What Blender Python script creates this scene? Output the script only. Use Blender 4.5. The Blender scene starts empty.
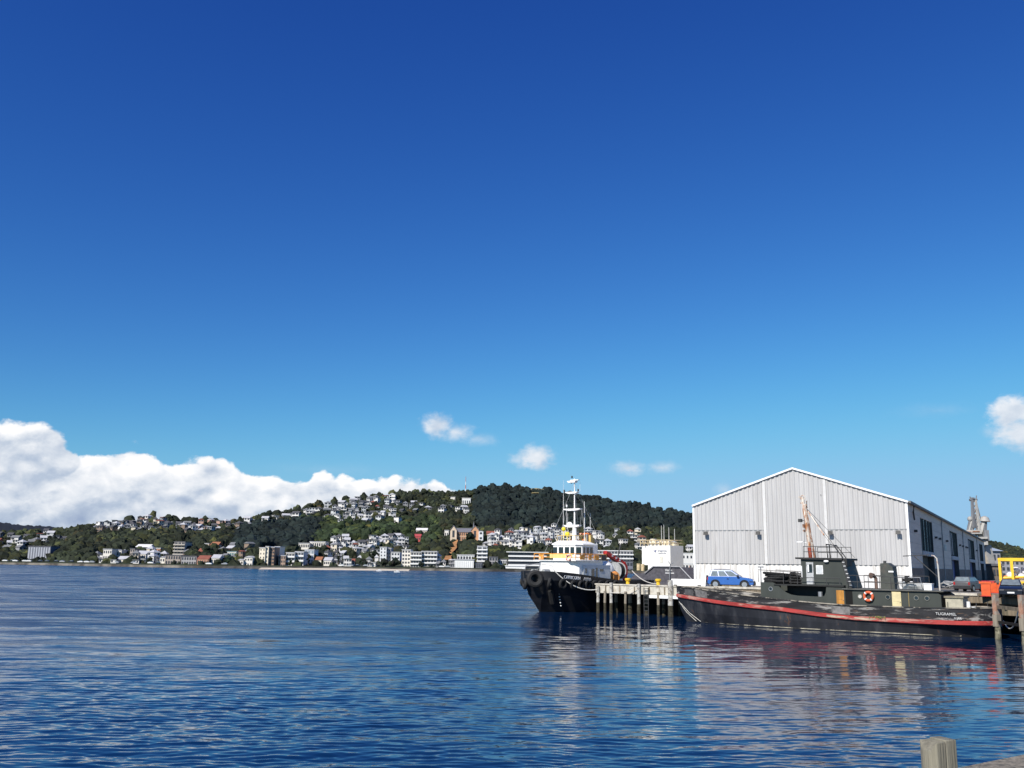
import bpy, bmesh, math, random
import numpy as np
from mathutils import Matrix, Vector

random.seed(7); rng = np.random.default_rng(11)
SC = bpy.context.scene
COL = SC.collection
R_ = math.radians

# ------------------------------------------------------------------ camera
FPX, PITCH, ROLL, CAM_Z = 940.0, R_(10.9), R_(.757), 4.0
cam_d = bpy.data.cameras.new('camera'); cam = bpy.data.objects.new('camera', cam_d); COL.objects.link(cam)
cam_d.sensor_width = 36; cam_d.lens = FPX * 36 / 1024
cam_d.clip_start = .2; cam_d.clip_end = 20000
cam.matrix_world = (Matrix.Translation((0, 0, CAM_Z)) @ Matrix.Rotation(math.pi / 2 + PITCH, 4, 'X')
                    @ Matrix.Rotation(ROLL, 4, 'Z'))
SC.camera = cam

# ------------------------------------------------------------------ light and sky
SUN_AZ, SUN_EL = R_(216), R_(39)          # clockwise from +Y
sd = bpy.data.lights.new('sun', 'SUN'); sd.energy = 4.7; sd.angle = R_(.5); sd.color = (1, .94, .86)
sun = bpy.data.objects.new('sun', sd); COL.objects.link(sun)
sv = Vector((math.sin(SUN_AZ) * math.cos(SUN_EL), math.cos(SUN_AZ) * math.cos(SUN_EL), math.sin(SUN_EL)))
sun.rotation_euler = sv.to_track_quat('Z', 'Y').to_euler()
vs = SC.view_settings
vs.view_transform = 'Standard'; vs.look = 'None'; vs.exposure = .3; vs.gamma = 1; vs.use_curve_mapping = False

RM = np.array(cam.matrix_world.to_3x3()); CO = np.array([0, 0, CAM_Z])
def ray(px, py):
    return RM @ np.array([(px - 512) / FPX, -(py - 384) / FPX, -1.])
def at(px, py, Y):                        # the point at distance Y ahead seen towards px, py
    d = ray(px, py); return CO + d * Y / d[1]
def gz(px, py, z):                        # the point of the level z seen towards px, py
    d = ray(px, py); return CO + d * (z - CAM_Z) / d[2]
def hy(px): return 565.02 + (px - 512) * .0134

world = bpy.data.worlds.new('World'); SC.world = world; world.use_nodes = True
nt = world.node_tree
class G:
    """tiny helper to write shader arithmetic"""
    def __init__(s, tree): s.t = tree; s.n = tree.nodes; s.l = tree.links
    def put(s, sock, v):
        if isinstance(v, bpy.types.NodeSocket): s.l.new(v, sock)
        else: sock.default_value = v
    def m(s, op, a, b=None, c=None):
        n = s.n.new('ShaderNodeMath'); n.operation = op; s.put(n.inputs[0], a)
        if b is not None: s.put(n.inputs[1], b)
        if c is not None: s.put(n.inputs[2], c)
        return n.outputs[0]
    def ss(s, x, lo, hi):
        n = s.n.new('ShaderNodeMapRange'); n.interpolation_type = 'SMOOTHSTEP'
        s.put(n.inputs[0], x); s.put(n.inputs[1], lo); s.put(n.inputs[2], hi); return n.outputs[0]
    def xyz(s, x, y, z=0.):
        n = s.n.new('ShaderNodeCombineXYZ')
        for i, v in enumerate((x, y, z)): s.put(n.inputs[i], v)
        return n.outputs[0]
    def noise(s, vec, scale, det=4, rough=.55, dist=0., out=0):
        n = s.n.new('ShaderNodeTexNoise'); s.l.new(vec, n.inputs['Vector'])
        s.put(n.inputs['Scale'], scale); n.inputs['Detail'].default_value = det
        n.inputs['Roughness'].default_value = rough; n.inputs['Distortion'].default_value = dist
        return n.outputs[out]
    def mixc(s, f, a, b, blend='MIX'):
        n = s.n.new('ShaderNodeMix'); n.data_type = 'RGBA'; n.blend_type = blend
        s.put(n.inputs[0], f); s.put(n.inputs[6], a if not isinstance(a, tuple) else (*a, 1)[:4])
        s.put(n.inputs[7], b if not isinstance(b, tuple) else (*b, 1)[:4]); return n.outputs[2]

g = G(nt)
bg = nt.nodes['Background']; wout = nt.nodes['World Output']
sky = nt.nodes.new('ShaderNodeTexSky'); sky.sky_type = 'NISHITA'; sky.sun_disc = False
sky.sun_elevation = SUN_EL; sky.sun_rotation = SUN_AZ
sky.air_density = 1; sky.dust_density = .3; sky.ozone_density = 3
sep = nt.nodes.new('ShaderNodeSeparateColor'); nt.links.new(sky.outputs[0], sep.inputs[0])
cmb = nt.nodes.new('ShaderNodeCombineColor')
for i, (a, p, mx) in enumerate(((.0183, 1.78, 5.1), (.0389, 1.57, 5.75), (.129, .98, 7.2))):   # the deep clear blue of this day
    c = g.m('MULTIPLY', g.m('POWER', g.m('SMOOTH_MIN', sep.outputs[i], mx, 2.2), p), a * 7.55); nt.links.new(c, cmb.inputs[i])
nt.links.new(cmb.outputs[0], bg.inputs[0]); bg.inputs[1].default_value = .1

# clouds: a cumulus bank low over the hills and a few loose puffs, as functions of azimuth and elevation
tc = nt.nodes.new('ShaderNodeTexCoord'); sx = nt.nodes.new('ShaderNodeSeparateXYZ'); nt.links.new(tc.outputs['Generated'], sx.inputs[0])
AZ = g.m('MULTIPLY', g.m('ARCTAN2', sx.outputs[0], sx.outputs[1]), 1000.)
EL = g.m('MULTIPLY', g.m('ARCSINE', sx.outputs[2]), 1000.)
def azel(px, py):
    d = ray(px, py); d = d / np.linalg.norm(d); return math.atan2(d[0], d[1]) * 1000, math.asin(d[2]) * 1000
bank = [(-420, 470), (-250, 420), (-120, 440), (-40, 425), (0, 462), (14, 461), (25, 460), (42, 458), (55, 456), (63, 454), (75, 452), (95, 452), (112, 446),
        (128, 441), (146, 447), (160, 456), (182, 460), (200, 463), (216, 457), (230, 465), (250, 472), (280, 475), (305, 478), (318, 472), (335, 474),
        (360, 479), (385, 478), (410, 482), (432, 480), (448, 485), (462, 497), (480, 520), (600, 560)]
pts = [azel(*p) for p in bank]
fc = nt.nodes.new('ShaderNodeFloatCurve'); cu = fc.mapping.curves[0]
A0, A1, E0, E1 = pts[0][0], pts[-1][0], -20., 180.
norm = [((a - A0) / (A1 - A0), (e - E0) / (E1 - E0)) for a, e in pts]
cu.points[0].location = norm[0]; cu.points[1].location = norm[-1]
for p in norm[1:-1]: cu.points.new(*p)
fc.mapping.update()
g.put(fc.inputs['Value'], g.m('DIVIDE', g.m('SUBTRACT', AZ, A0), A1 - A0))
TOP = g.m('ADD', g.m('MULTIPLY', fc.outputs[0], E1 - E0), E0)
def puff(a, e):                            # billowy field, about -.5..+.5
    v = g.xyz(g.m('MULTIPLY', a, .028), g.m('MULTIPLY', e, .040), 3.7)
    n1 = g.noise(v, 1.0, 9, .63, .25)
    n2 = g.noise(v, .36, 2, .5, .2)
    vo = nt.nodes.new('ShaderNodeTexVoronoi'); vo.feature = 'SMOOTH_F1'; vo.inputs['Scale'].default_value = 1.5
    vo.inputs['Smoothness'].default_value = .6
    dv = g.n.new('ShaderNodeVectorMath'); dv.operation = 'MULTIPLY_ADD'
    nn = g.noise(v, 1.4, 4, .5, 0, 1)
    g.l.new(nn, dv.inputs[0]); dv.inputs[1].default_value = (.9, .9, 0); g.l.new(v, dv.inputs[2])
    g.l.new(dv.outputs[0], vo.inputs['Vector'])
    b = g.m('SUBTRACT', .5, vo.outputs['Distance'])
    return g.m('ADD', g.m('ADD', g.m('MULTIPLY', g.m('SUBTRACT', n1, .5), 1.1), g.m('MULTIPLY', b, .55)), g.m('MULTIPLY', g.m('SUBTRACT', n2, .5), .9))
P0 = puff(AZ, EL)
P1 = puff(g.m('SUBTRACT', AZ, 7.), g.m('ADD', EL, 9.))
DEP = g.m('SUBTRACT', TOP, EL)
BIG = g.noise(g.xyz(g.m('MULTIPLY', AZ, .013), g.m('MULTIPLY', EL, .021), 1.3), 1.0, 3, .5, .6)
edge = g.m('ADD', g.m('DIVIDE', DEP, 12.), g.m('MULTIPLY', P0, 2.2))
a_bank = g.ss(edge, .0, .48)
lit = g.m('ADD', .73, g.m('MULTIPLY', g.m('SUBTRACT', P0, P1), .85))
lit = g.m('ADD', lit, g.m('MULTIPLY', g.m('SUBTRACT', BIG, .5), 1.15))
lit = g.m('SUBTRACT', lit, g.m('MULTIPLY', g.ss(DEP, 20., 85.), .42))
lit = g.m('ADD', lit, g.m('MULTIPLY', g.m('SUBTRACT', 1., g.ss(DEP, 0., 16.)), .32))
for (px_, py_, rx_, ry_, w_) in ((28, 462, 46, 30, -.26), (120, 468, 60, 22, .16), (205, 492, 40, 12, .12), (20, 512, 120, 12, -.16), (300, 492, 60, 9, -.12), (330, 478, 60, 7, .14)):   # shaded and sunlit billows of the bank
    a_, e_ = azel(px_, py_); dx = g.m('DIVIDE', g.m('SUBTRACT', AZ, a_), rx_); dy = g.m('DIVIDE', g.m('SUBTRACT', EL, e_), ry_)
    rr = g.m('SQRT', g.m('ADD', g.m('MULTIPLY', dx, dx), g.m('MULTIPLY', dy, dy)))
    lit = g.m('ADD', lit, g.m('MULTIPLY', g.m('SUBTRACT', 1., g.ss(g.m('ADD', rr, g.m('MULTIPLY', P0, .8)), .3, 1.25)), w_))
PS = g.m('SUBTRACT', g.noise(g.xyz(g.m('MULTIPLY', AZ, .085), g.m('MULTIPLY', EL, .12), 9.), 1.0, 6, .6, .3), .5)
PS = g.m('ADD', PS, g.m('MULTIPLY', P0, .5))
def blob(px, py, rx, ry, soft=1.0):
    a, e = azel(px, py)
    dx = g.m('DIVIDE', g.m('SUBTRACT', AZ, a), rx); dy = g.m('DIVIDE', g.m('SUBTRACT', EL, e), ry)
    r = g.m('SQRT', g.m('ADD', g.m('MULTIPLY', dx, dx), g.m('MULTIPLY', dy, dy)))
    return g.m('MULTIPLY', g.m('ADD', g.m('SUBTRACT', 1., r), g.m('MULTIPLY', PS, 1.05)), soft)
bl = None
for b in ((438, 426, 21, 15, .85), (456, 433, 24, 12, .6), (480, 439, 20, 8, .36), (534, 458, 27, 16, .9), (628, 468, 25, 10, .62), (662, 468, 22, 9, .45),
          (1012, 412, 24, 18, 1.2), (1025, 432, 34, 20, 1.0), (1075, 420, 50, 26, 1.2), (990, 432, 10, 8, .3), (725, 490, 14, 9, .35), (935, 411, 40, 8, .14), (330, 470, 60, 7, .1)):
    v = blob(*b); bl = v if bl is None else g.m('MAXIMUM', bl, v)
a_puff = g.m('MULTIPLY', g.ss(bl, -.05, .8), .93)
alpha = g.m('MAXIMUM', a_bank, a_puff)
litp = g.m('ADD', .62, g.m('MULTIPLY', g.m('SUBTRACT', P0, P1), .55))
isb = g.ss(a_bank, .02, .4)
L = g.m('ADD', g.m('MULTIPLY', lit, isb), g.m('MULTIPLY', litp, g.m('SUBTRACT', 1., isb)))
# the grey clump at the far left, with a bright cap
cl = None
for (px_, py_, rx_, ry_) in ((8, 464, 46, 40), (40, 447, 30, 24), (-40, 455, 60, 40), (55, 462, 26, 18)):
    a_, e_ = azel(px_, py_); dx = g.m('DIVIDE', g.m('SUBTRACT', AZ, a_), rx_); dy = g.m('DIVIDE', g.m('SUBTRACT', EL, e_), ry_)
    v_ = g.m('SUBTRACT', 1., g.m('SQRT', g.m('ADD', g.m('MULTIPLY', dx, dx), g.m('MULTIPLY', dy, dy)))); cl = v_ if cl is None else g.m('MAXIMUM', cl, v_)
cl = g.m('ADD', cl, g.m('MULTIPLY', g.m('ADD', P0, g.m('MULTIPLY', PS, .5)), .42))
a_cl = g.ss(cl, .04, .22)
lit_c = g.m('ADD', .50, g.m('MULTIPLY', g.m('SUBTRACT', P0, P1), .75))
ce = azel(30, 440)[1]
lit_c = g.m('ADD', lit_c, g.m('MULTIPLY', g.ss(g.m('ADD', EL, g.m('MULTIPLY', P0, 16.)), ce - 6, ce + 14), .45))
L = g.m('ADD', g.m('MULTIPLY', L, g.m('SUBTRACT', 1., a_cl)), g.m('MULTIPLY', lit_c, a_cl))
alpha = g.m('MAXIMUM', alpha, a_cl)
cr = nt.nodes.new('ShaderNodeValToRGB'); nt.links.new(L, cr.inputs[0])
el = cr.color_ramp.elements
el[0].position = .0; el[0].color = (.27, .34, .48, 1); el[1].position = 1.; el[1].color = (.83, .83, .84, 1)
e = el.new(.33); e.color = (.40, .47, .58, 1); e = el.new(.62); e.color = (.61, .65, .71, 1)
bgc = nt.nodes.new('ShaderNodeBackground'); nt.links.new(cr.outputs[0], bgc.inputs[0]); bgc.inputs[1].default_value = 1.0
ms = nt.nodes.new('ShaderNodeMixShader')
nt.links.new(alpha, ms.inputs[0]); nt.links.new(bg.outputs[0], ms.inputs[1]); nt.links.new(bgc.outputs[0], ms.inputs[2])
nt.links.new(ms.outputs[0], wout.inputs[0])

# ------------------------------------------------------------------ helpers: materials
MATS = {}
def mat(name, col, rough=.6, var=.18, scale=2.5, bump=0., metal=0., dirt=None, dirt_lo=.55, dirt_hi=.7, dirt_scale=1.5,
        streak=(1, 1, 1), spec=.4, bscale=None, dirt2=None, d2=(.58, .7, 3.)):
    if name in MATS: return MATS[name]
    m = bpy.data.materials.new(name); m.use_nodes = True; t = m.node_tree; k = G(t)
    b = t.nodes['Principled BSDF']; b.inputs['Roughness'].default_value = rough
    b.inputs['Metallic'].default_value = metal; b.inputs['Specular IOR Level'].default_value = spec
    c = t.nodes.new('ShaderNodeTexCoord'); mp = t.nodes.new('ShaderNodeMapping'); mp.inputs['Scale'].default_value = streak
    t.links.new(c.outputs['Object'], mp.inputs[0]); v = mp.outputs[0]
    n = k.noise(v, scale, 5, .6)
    f = k.ss(n, .3, .7)
    lo = tuple(x * (1 - var) for x in col); hi = tuple(min(1, x * (1 + var)) for x in col)
    out = k.mixc(f, lo, hi)
    if dirt:
        d = k.ss(k.noise(v, dirt_scale, 6, .65), dirt_lo, dirt_hi); out = k.mixc(d, out, dirt)
    if dirt2:
        out = k.mixc(k.ss(k.noise(v, d2[2], 6, .65, .4), d2[0], d2[1]), out, dirt2)
    t.links.new(out, b.inputs['Base Color'])
    if bump:
        bp = t.nodes.new('ShaderNodeBump'); bp.inputs['Strength'].default_value = bump; bp.inputs['Distance'].default_value = .02
        t.links.new(k.noise(v, bscale or scale * 6, 4, .6), bp.inputs['Height']); t.links.new(bp.outputs[0], b.inputs['Normal'])
    MATS[name] = m
    return m
GLASS = mat('window_glass', (.02, .03, .035), .08, .3, spec=.6)
GLASSB = mat('car_glass', (.16, .19, .20), .05, .2, spec=.7)  # lightened grey-blue base stands in for reflected sky and see-through light
BLACKP = mat('black_paint', (.009, .009, .011), .5, .4, dirt=(.04, .04, .04), dirt_lo=.62, dirt_hi=.8, dirt_scale=2, streak=(.3, .3, 1))
RUBBER = mat('black_rubber', (.018, .018, .018), .75, .3, bump=.3)
WHITE = mat('white_paint', (.78, .78, .76), .45, .05, dirt=(.45, .42, .38), dirt_lo=.6, dirt_hi=.85, dirt_scale=1.2, streak=(1, 1, .3))
STEEL = mat('grey_steel', (.30, .31, .32), .45, .2, metal=.4)
WIRE = mat('dark_wire', (.05, .05, .05), .6)
ROPE = mat('pale_rope', (.62, .60, .54), .9, .2, scale=12)
TIMBER = mat('weathered_timber', (.20, .16, .11), .85, .35, scale=4, bump=.5, streak=(1, 1, .15), dirt=(.07, .07, .04), dirt_lo=.5, dirt_hi=.75)
PALETIM = mat('pale_painted_timber', (.50, .47, .40), .8, .2, scale=3, bump=.3, dirt=(.26, .21, .16), dirt_lo=.52, dirt_hi=.72, dirt_scale=2.2, streak=(1, 1, .5))
YEL = mat('yellow_paint', (.80, .50, .03), .45, .1)
ORANGE = mat('orange_paint', (.75, .22, .03), .5, .15)
REDP = mat('red_paint', (.55, .035, .03), .45, .15)
CHROME = mat('wheel_metal', (.6, .6, .6), .3, .1, metal=.8)

# ------------------------------------------------------------------ helpers: meshes and things
class MB:
    def __init__(s): s.v = []; s.f = []; s.m = []
    def add(s, vs_, fs, m=0):
        o = len(s.v); s.v += [tuple(map(float, p)) for p in vs_]
        for f in fs: s.f.append(tuple(i + o for i in f)); s.m.append(m)
        return s
    def box(s, x0, x1, y0, y1, z0, z1, m=0):
        return s.add([(x, y, z) for z in (z0, z1) for y in (y0, y1) for x in (x0, x1)],
                     [(0, 1, 3, 2), (4, 5, 7, 6), (0, 1, 5, 4), (2, 3, 7, 6), (0, 2, 6, 4), (1, 3, 7, 5)], m)
    def prism(s, poly, axis, a, b, m=0):
        """extrude a 2D polygon along axis; poly coordinates are the other two axes in order"""
        def p3(p, c):
            q = list(p); q.insert('xyz'.index(axis), c); return q
        n = len(poly)
        return s.add([p3(p, a) for p in poly] + [p3(p, b) for p in poly],
                     [tuple(range(n)), tuple(range(2 * n - 1, n - 1, -1))] + [(i, (i + 1) % n, n + (i + 1) % n, n + i) for i in range(n)], m)
    def tube(s, pts_, r, n=6, m=0, cap=True):
        P = [Vector(p) for p in pts_]; vs_ = []; N = len(P)
        rr = r if isinstance(r, (list, tuple)) else [r] * N
        for i, p in enumerate(P):
            d = (P[min(i + 1, N - 1)] - P[max(i - 1, 0)]).normalized()
            u = d.cross(Vector((0, 0, 1)) if abs(d.z) < .95 else Vector((1, 0, 0))).normalized(); w = d.cross(u)
            for k in range(n):
                a = 2 * math.pi * k / n; vs_.append(p + (u * math.cos(a) + w * math.sin(a)) * rr[i])
        fs = [(i * n + k, i * n + (k + 1) % n, (i + 1) * n + (k + 1) % n, (i + 1) * n + k) for i in range(N - 1) for k in range(n)]
        if cap: fs += [tuple(range(n)), tuple(range((N - 1) * n, N * n))]
        return s.add(vs_, fs, m)
    def sphere(s, c, r, nu=10, nv=7, m=0):
        r = r if isinstance(r, (tuple, list)) else (r, r, r); vs_ = [(c[0], c[1], c[2] + r[2])]
        for j in range(1, nv):
            t = math.pi * j / nv
            for i in range(nu):
                a = 2 * math.pi * i / nu; vs_.append((c[0] + r[0] * math.sin(t) * math.cos(a), c[1] + r[1] * math.sin(t) * math.sin(a), c[2] + r[2] * math.cos(t)))
        vs_.append((c[0], c[1], c[2] - r[2])); e = len(vs_) - 1
        fs = [(0, 1 + i, 1 + (i + 1) % nu) for i in range(nu)] + [(e, 1 + (nv - 2) * nu + (i + 1) % nu, 1 + (nv - 2) * nu + i) for i in range(nu)]
        for j in range(nv - 2):
            for i in range(nu): fs.append((1 + j * nu + i, 1 + j * nu + (i + 1) % nu, 1 + (j + 1) * nu + (i + 1) % nu, 1 + (j + 1) * nu + i))
        return s.add(vs_, fs, m)
    def torus(s, c, R, r, axis, nu=20, nv=8, m=0, arc=1.0):
        ax = Vector(axis).normalized(); u = ax.cross(Vector((0, 0, 1)) if abs(ax.z) < .9 else Vector((1, 0, 0))).normalized(); w = ax.cross(u)
        vs_ = []
        for i in range(nu):
            a = 2 * math.pi * i / nu; d = u * math.cos(a) + w * math.sin(a)
            for j in range(nv):
                b = 2 * math.pi * j / nv; vs_.append(Vector(c) + d * (R + r * math.cos(b)) + ax * (r * math.sin(b)))
        return s.add(vs_, [(i * nv + j, i * nv + (j + 1) % nv, ((i + 1) % nu) * nv + (j + 1) % nv, ((i + 1) % nu) * nv + j) for i in range(nu) for j in range(nv)], m)
    def mesh(s, name, mats, smooth=True, ang=35):
        me = bpy.data.meshes.new(name); me.from_pydata(s.v, [], s.f); me.update()
        for x in (mats if isinstance(mats, (list, tuple)) else [mats]): me.materials.append(x)
        me.polygons.foreach_set('material_index', s.m)
        b = bmesh.new(); b.from_mesh(me); bmesh.ops.recalc_face_normals(b, faces=b.faces); b.to_mesh(me); b.free()
        if smooth:
            me.polygons.foreach_set('use_smooth', [True] * len(me.polygons)); me.set_sharp_from_angle(angle=R_(ang))
        return me
    def build(s, name, mats, parent=None, loc=(0, 0, 0), rz=0., smooth=True, label=None, ang=35):
        o = bpy.data.objects.new(name, s.mesh(name, mats, smooth, ang)); COL.objects.link(o)
        o.location = loc; o.rotation_euler = (0, 0, rz)
        if parent is not None: o.parent = parent
        if label: o['label'] = label
        return o
def bx(*a, m=0): return MB().box(*a, m=m)
def tag(o, label=None, cat=None, group=None, kind=None):
    if label: o['label'] = label
    if cat: o['category'] = cat
    if group: o['group'] = group
    if kind: o['kind'] = kind
    return o
def thing(name, label, cat, loc, rz=0., group=None):
    o = bpy.data.objects.new(name, None); COL.objects.link(o); o.empty_display_size = .2
    o.location = tuple(map(float, loc)); o.rotation_euler = (0, 0, rz)
    return tag(o, label, cat, group)
def struct(name, mb, mats, label=None, smooth=True):
    return tag(mb.build(name, mats, smooth=smooth), label, None, None, 'structure')
def lettering(body, size, mats, parent, loc, rot=(math.pi / 2, 0, 0), name='lettering', align='LEFT', sx_=1.):
    c = bpy.data.curves.new('t', 'FONT'); c.body = body; c.size = size; c.extrude = .012; c.align_x = align
    t = bpy.data.objects.new('t', c); COL.objects.link(t)
    me = bpy.data.meshes.new_from_object(t.evaluated_get(bpy.context.evaluated_depsgraph_get())); bpy.data.objects.remove(t)
    me.materials.clear(); me.materials.append(mats)
    o = bpy.data.objects.new(name, me); COL.objects.link(o); o.parent = parent; o.location = loc; o.rotation_euler = rot; o.scale = (sx_, 1, 1)
    return o
def lerp(x, tab): return float(np.interp(x, [t[0] for t in tab], [t[1] for t in tab]))
def hull(levels, n=44, yc=0., m=None, close_bottom=True, close_top=False):
    """loft between waterline-like levels; a level is (x0, x1, half-breadth table, z table)"""
    mb = MB(); s = [(1 - math.cos(math.pi * i / (n - 1))) / 2 for i in range(n)]
    rows = []
    for x0, x1, hb, zt in levels:
        xs = [x0 + (x1 - x0) * q for q in s]
        rows.append([(x, yc - lerp(x, hb), lerp(x, zt)) for x in xs] + [(x, yc + lerp(x, hb), lerp(x, zt)) for x in xs[::-1]])
    N = 2 * n
    for j in range(len(rows) - 1):
        mb.add(rows[j] + rows[j + 1], [(i, (i + 1) % N, N + (i + 1) % N, N + i) for i in range(N)], 0 if m is None else m[j])
    for flag, rw in ((close_bottom, rows[0]), (close_top, rows[-1])):
        if flag: mb.add(rw, [(i, i + 1, N - 2 - i, N - 1 - i) for i in range(n - 1)], 0)
    return mb
ORD = 'first second third fourth fifth sixth seventh eighth ninth tenth eleventh twelfth thirteenth fourteenth fifteenth sixteenth seventeenth eighteenth nineteenth twentieth'.split()

# ------------------------------------------------------------------ water
def make_water():
    r = [12.]
    while r[-1] < 75: r.append(r[-1] * 1.0028)
    while r[-1] < 500: r.append(r[-1] * 1.006)
    while r[-1] < 12000: r.append(r[-1] * 1.06)
    r = np.array(r); dr = np.gradient(r)
    a = np.radians(np.concatenate([np.linspace(-85, -40, 40, endpoint=False), np.linspace(-40, 40, 820), np.linspace(40, 85, 41)[1:]]))
    RR, AA = np.meshgrid(r, a, indexing='ij'); X = RR * np.sin(AA); Y = RR * np.cos(AA); Z = np.zeros_like(X)
    cell = dr[:, None] * np.ones_like(X)
    W = np.random.default_rng(5)
    # calmer in the lee of the wharf and the moored ships
    ax_, ay_, bx_, by_ = 6., 82., 40., 52.
    tt = np.clip(((X - ax_) * (bx_ - ax_) + (Y - ay_) * (by_ - ay_)) / ((bx_ - ax_) ** 2 + (by_ - ay_) ** 2), 0, 1)
    dw = np.hypot(X - ax_ - tt * (bx_ - ax_), Y - ay_ - tt * (by_ - ay_)); q = np.clip((dw - 6) / 60, 0, 1)
    exposure_ = q * q * (3 - 2 * q)
    side = np.clip((.08 * Y - X) / (2 + .09 * Y), 0, 1); exposure_ = np.maximum(exposure_, side * side * (3 - 2 * side))   # left of the wharf corner the harbour is open
    shelter = .22 + .82 * exposure_
    def waves(n, l0, l1, spread, slope):
        z = np.zeros_like(X)
        for i in range(n):
            lam = math.exp(W.uniform(math.log(l0), math.log(l1))); th = R_(W.normal(95, spread)); ph = W.uniform(0, 6.283)
            k = 2 * math.pi / lam; wgt = np.clip(lam / (2.4 * cell) - .8, 0, 1)
            if wgt.max() <= 0: continue
            arg = k * (X * math.cos(th) + Y * math.sin(th)) + ph + 1.1 * np.sin(X * .21 / lam ** .5 + i) + .9 * np.sin(Y * .17 / lam ** .5 + 2 * i)
            z += wgt * (slope * math.sqrt(2. / n) / k) * (np.sin(arg) + .25 * np.cos(2 * arg))
        return z
    Z = shelter * (waves(60, .19, .5, 20, .078) + waves(44, .5, 1.4, 18, .032) + waves(30, 1.4, 5., 18, .014))
    gust = .80 + .30 * np.sin(X * .055 + Y * .021 + 1.0) * np.sin(Y * .06 - X * .017) + .18 * np.sin(X * .16 - Y * .09) * np.sin(Y * .31 + X * .05)
    Z *= np.clip(gust, .45, 1.3); Z[RR > 1500] = 0
    nr, nc = X.shape; co = np.stack([X, Y, Z], -1).reshape(-1, 3)
    idx = np.arange(nr * nc).reshape(nr, nc); q = np.stack([idx[:-1, :-1], idx[1:, :-1], idx[1:, 1:], idx[:-1, 1:]], -1).reshape(-1, 4)[:, ::-1]
    co = np.concatenate([co, [[-12000, -6000, -.4], [12000, -6000, -.4], [12000, 12000, -.4], [-12000, 12000, -.4]]])
    q = np.concatenate([q, [[nr * nc, nr * nc + 1, nr * nc + 2, nr * nc + 3]]])
    me = np_mesh('water', co, q); ex = np.concatenate([exposure_.ravel(), np.ones(4)]).astype(np.float32)
    me.attributes.new('exposure', 'FLOAT', 'POINT').data.foreach_set('value', ex)
    return me
def np_mesh(name, co, faces, smooth=True):
    me = bpy.data.meshes.new(name); k = faces.shape[1]; nf = len(faces)
    me.vertices.add(len(co)); me.vertices.foreach_set('co', np.asarray(co, np.float32).ravel())
    me.loops.add(nf * k); me.loops.foreach_set('vertex_index', faces.astype(np.int32).ravel())
    me.polygons.add(nf); me.polygons.foreach_set('loop_start', np.arange(0, nf * k, k, dtype=np.int32))
    me.polygons.foreach_set('use_smooth', np.full(nf, smooth)); me.update(calc_edges=True); me.validate()
    return me
wm = bpy.data.materials.new('sea_water'); wm.use_nodes = True; t = wm.node_tree; k = G(t); b = t.nodes['Principled BSDF']
b.inputs['Base Color'].default_value = (.0022, .019, .062, 1); b.inputs['IOR'].default_value = 1.333
tcw = t.nodes.new('ShaderNodeTexCoord'); mp = t.nodes.new('ShaderNodeMapping'); mp.inputs['Scale'].default_value = (.55, 1.5, 1); mp.inputs['Rotation'].default_value = (0, 0, R_(-8))
t.links.new(tcw.outputs['Object'], mp.inputs[0])
ln = t.nodes.new('ShaderNodeVectorMath'); ln.operation = 'LENGTH'; t.links.new(tcw.outputs['Object'], ln.inputs[0])
open_ = k.ss(ln.outputs['Value'], 30., 160.)           # rougher out on the open harbour than in the lee of the quays
ea = t.nodes.new('ShaderNodeAttribute'); ea.attribute_name = 'exposure'
mp2 = t.nodes.new('ShaderNodeMapping'); mp2.inputs['Scale'].default_value = (.012, .055, 1); t.links.new(tcw.outputs['Object'], mp2.inputs[0])
gust = k.ss(k.noise(mp2.outputs[0], 1.0, 6, .65, .5), .34, .66)
mp3 = t.nodes.new('ShaderNodeMapping'); mp3.inputs['Scale'].default_value = (.07, .22, 1); mp3.inputs['Rotation'].default_value = (0, 0, R_(6)); t.links.new(tcw.outputs['Object'], mp3.inputs[0])
chop = k.ss(k.noise(mp3.outputs[0], 1.0, 8, .8, .3), .40, .60)      # cat's-paws: patches of ruffled and smoother water
nz = t.nodes.new('ShaderNodeTexNoise'); t.links.new(mp.outputs[0], nz.inputs['Vector']); nz.inputs['Scale'].default_value = .9; nz.inputs['Detail'].default_value = 5; nz.inputs['Roughness'].default_value = .72
amp = k.m('MULTIPLY', k.m('ADD', .20, k.m('MULTIPLY', open_, .10)), k.m('MULTIPLY', k.m('ADD', .45, k.m('MULTIPLY', gust, .8)), k.m('ADD', .5, k.m('MULTIPLY', ea.outputs['Fac'], .6))))   # small ripples as slopes added to the wave normal
def vop(op, a_, b_=None, sc_=None):
    n_ = t.nodes.new('ShaderNodeVectorMath'); n_.operation = op; k.put(n_.inputs[0], a_)
    if b_ is not None: k.put(n_.inputs[1], b_)
    if sc_ is not None: k.put(n_.inputs['Scale'], sc_)
    return n_.outputs[0]
geo = t.nodes.new('ShaderNodeNewGeometry')
nz2 = t.nodes.new('ShaderNodeTexNoise'); t.links.new(mp3.outputs[0], nz2.inputs['Vector']); nz2.inputs['Scale'].default_value = 1.6; nz2.inputs['Detail'].default_value = 6; nz2.inputs['Roughness'].default_value = .75
slope = vop('MULTIPLY', vop('SUBTRACT', nz.outputs['Color'], (.5, .5, .5)), (1.2, 2.0, 0.))
slope = vop('ADD', slope, vop('SCALE', vop('MULTIPLY', vop('SUBTRACT', nz2.outputs['Color'], (.5, .5, .5)), (.8, 2.0, 0.)), None, open_))
t.links.new(vop('NORMALIZE', vop('ADD', geo.outputs['Normal'], vop('SCALE', slope, None, amp))), b.inputs['Normal'])
open2 = k.m('MULTIPLY', k.ss(ln.outputs['Value'], 8., 75.), k.ss(ea.outputs['Fac'], .05, .75))
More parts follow.
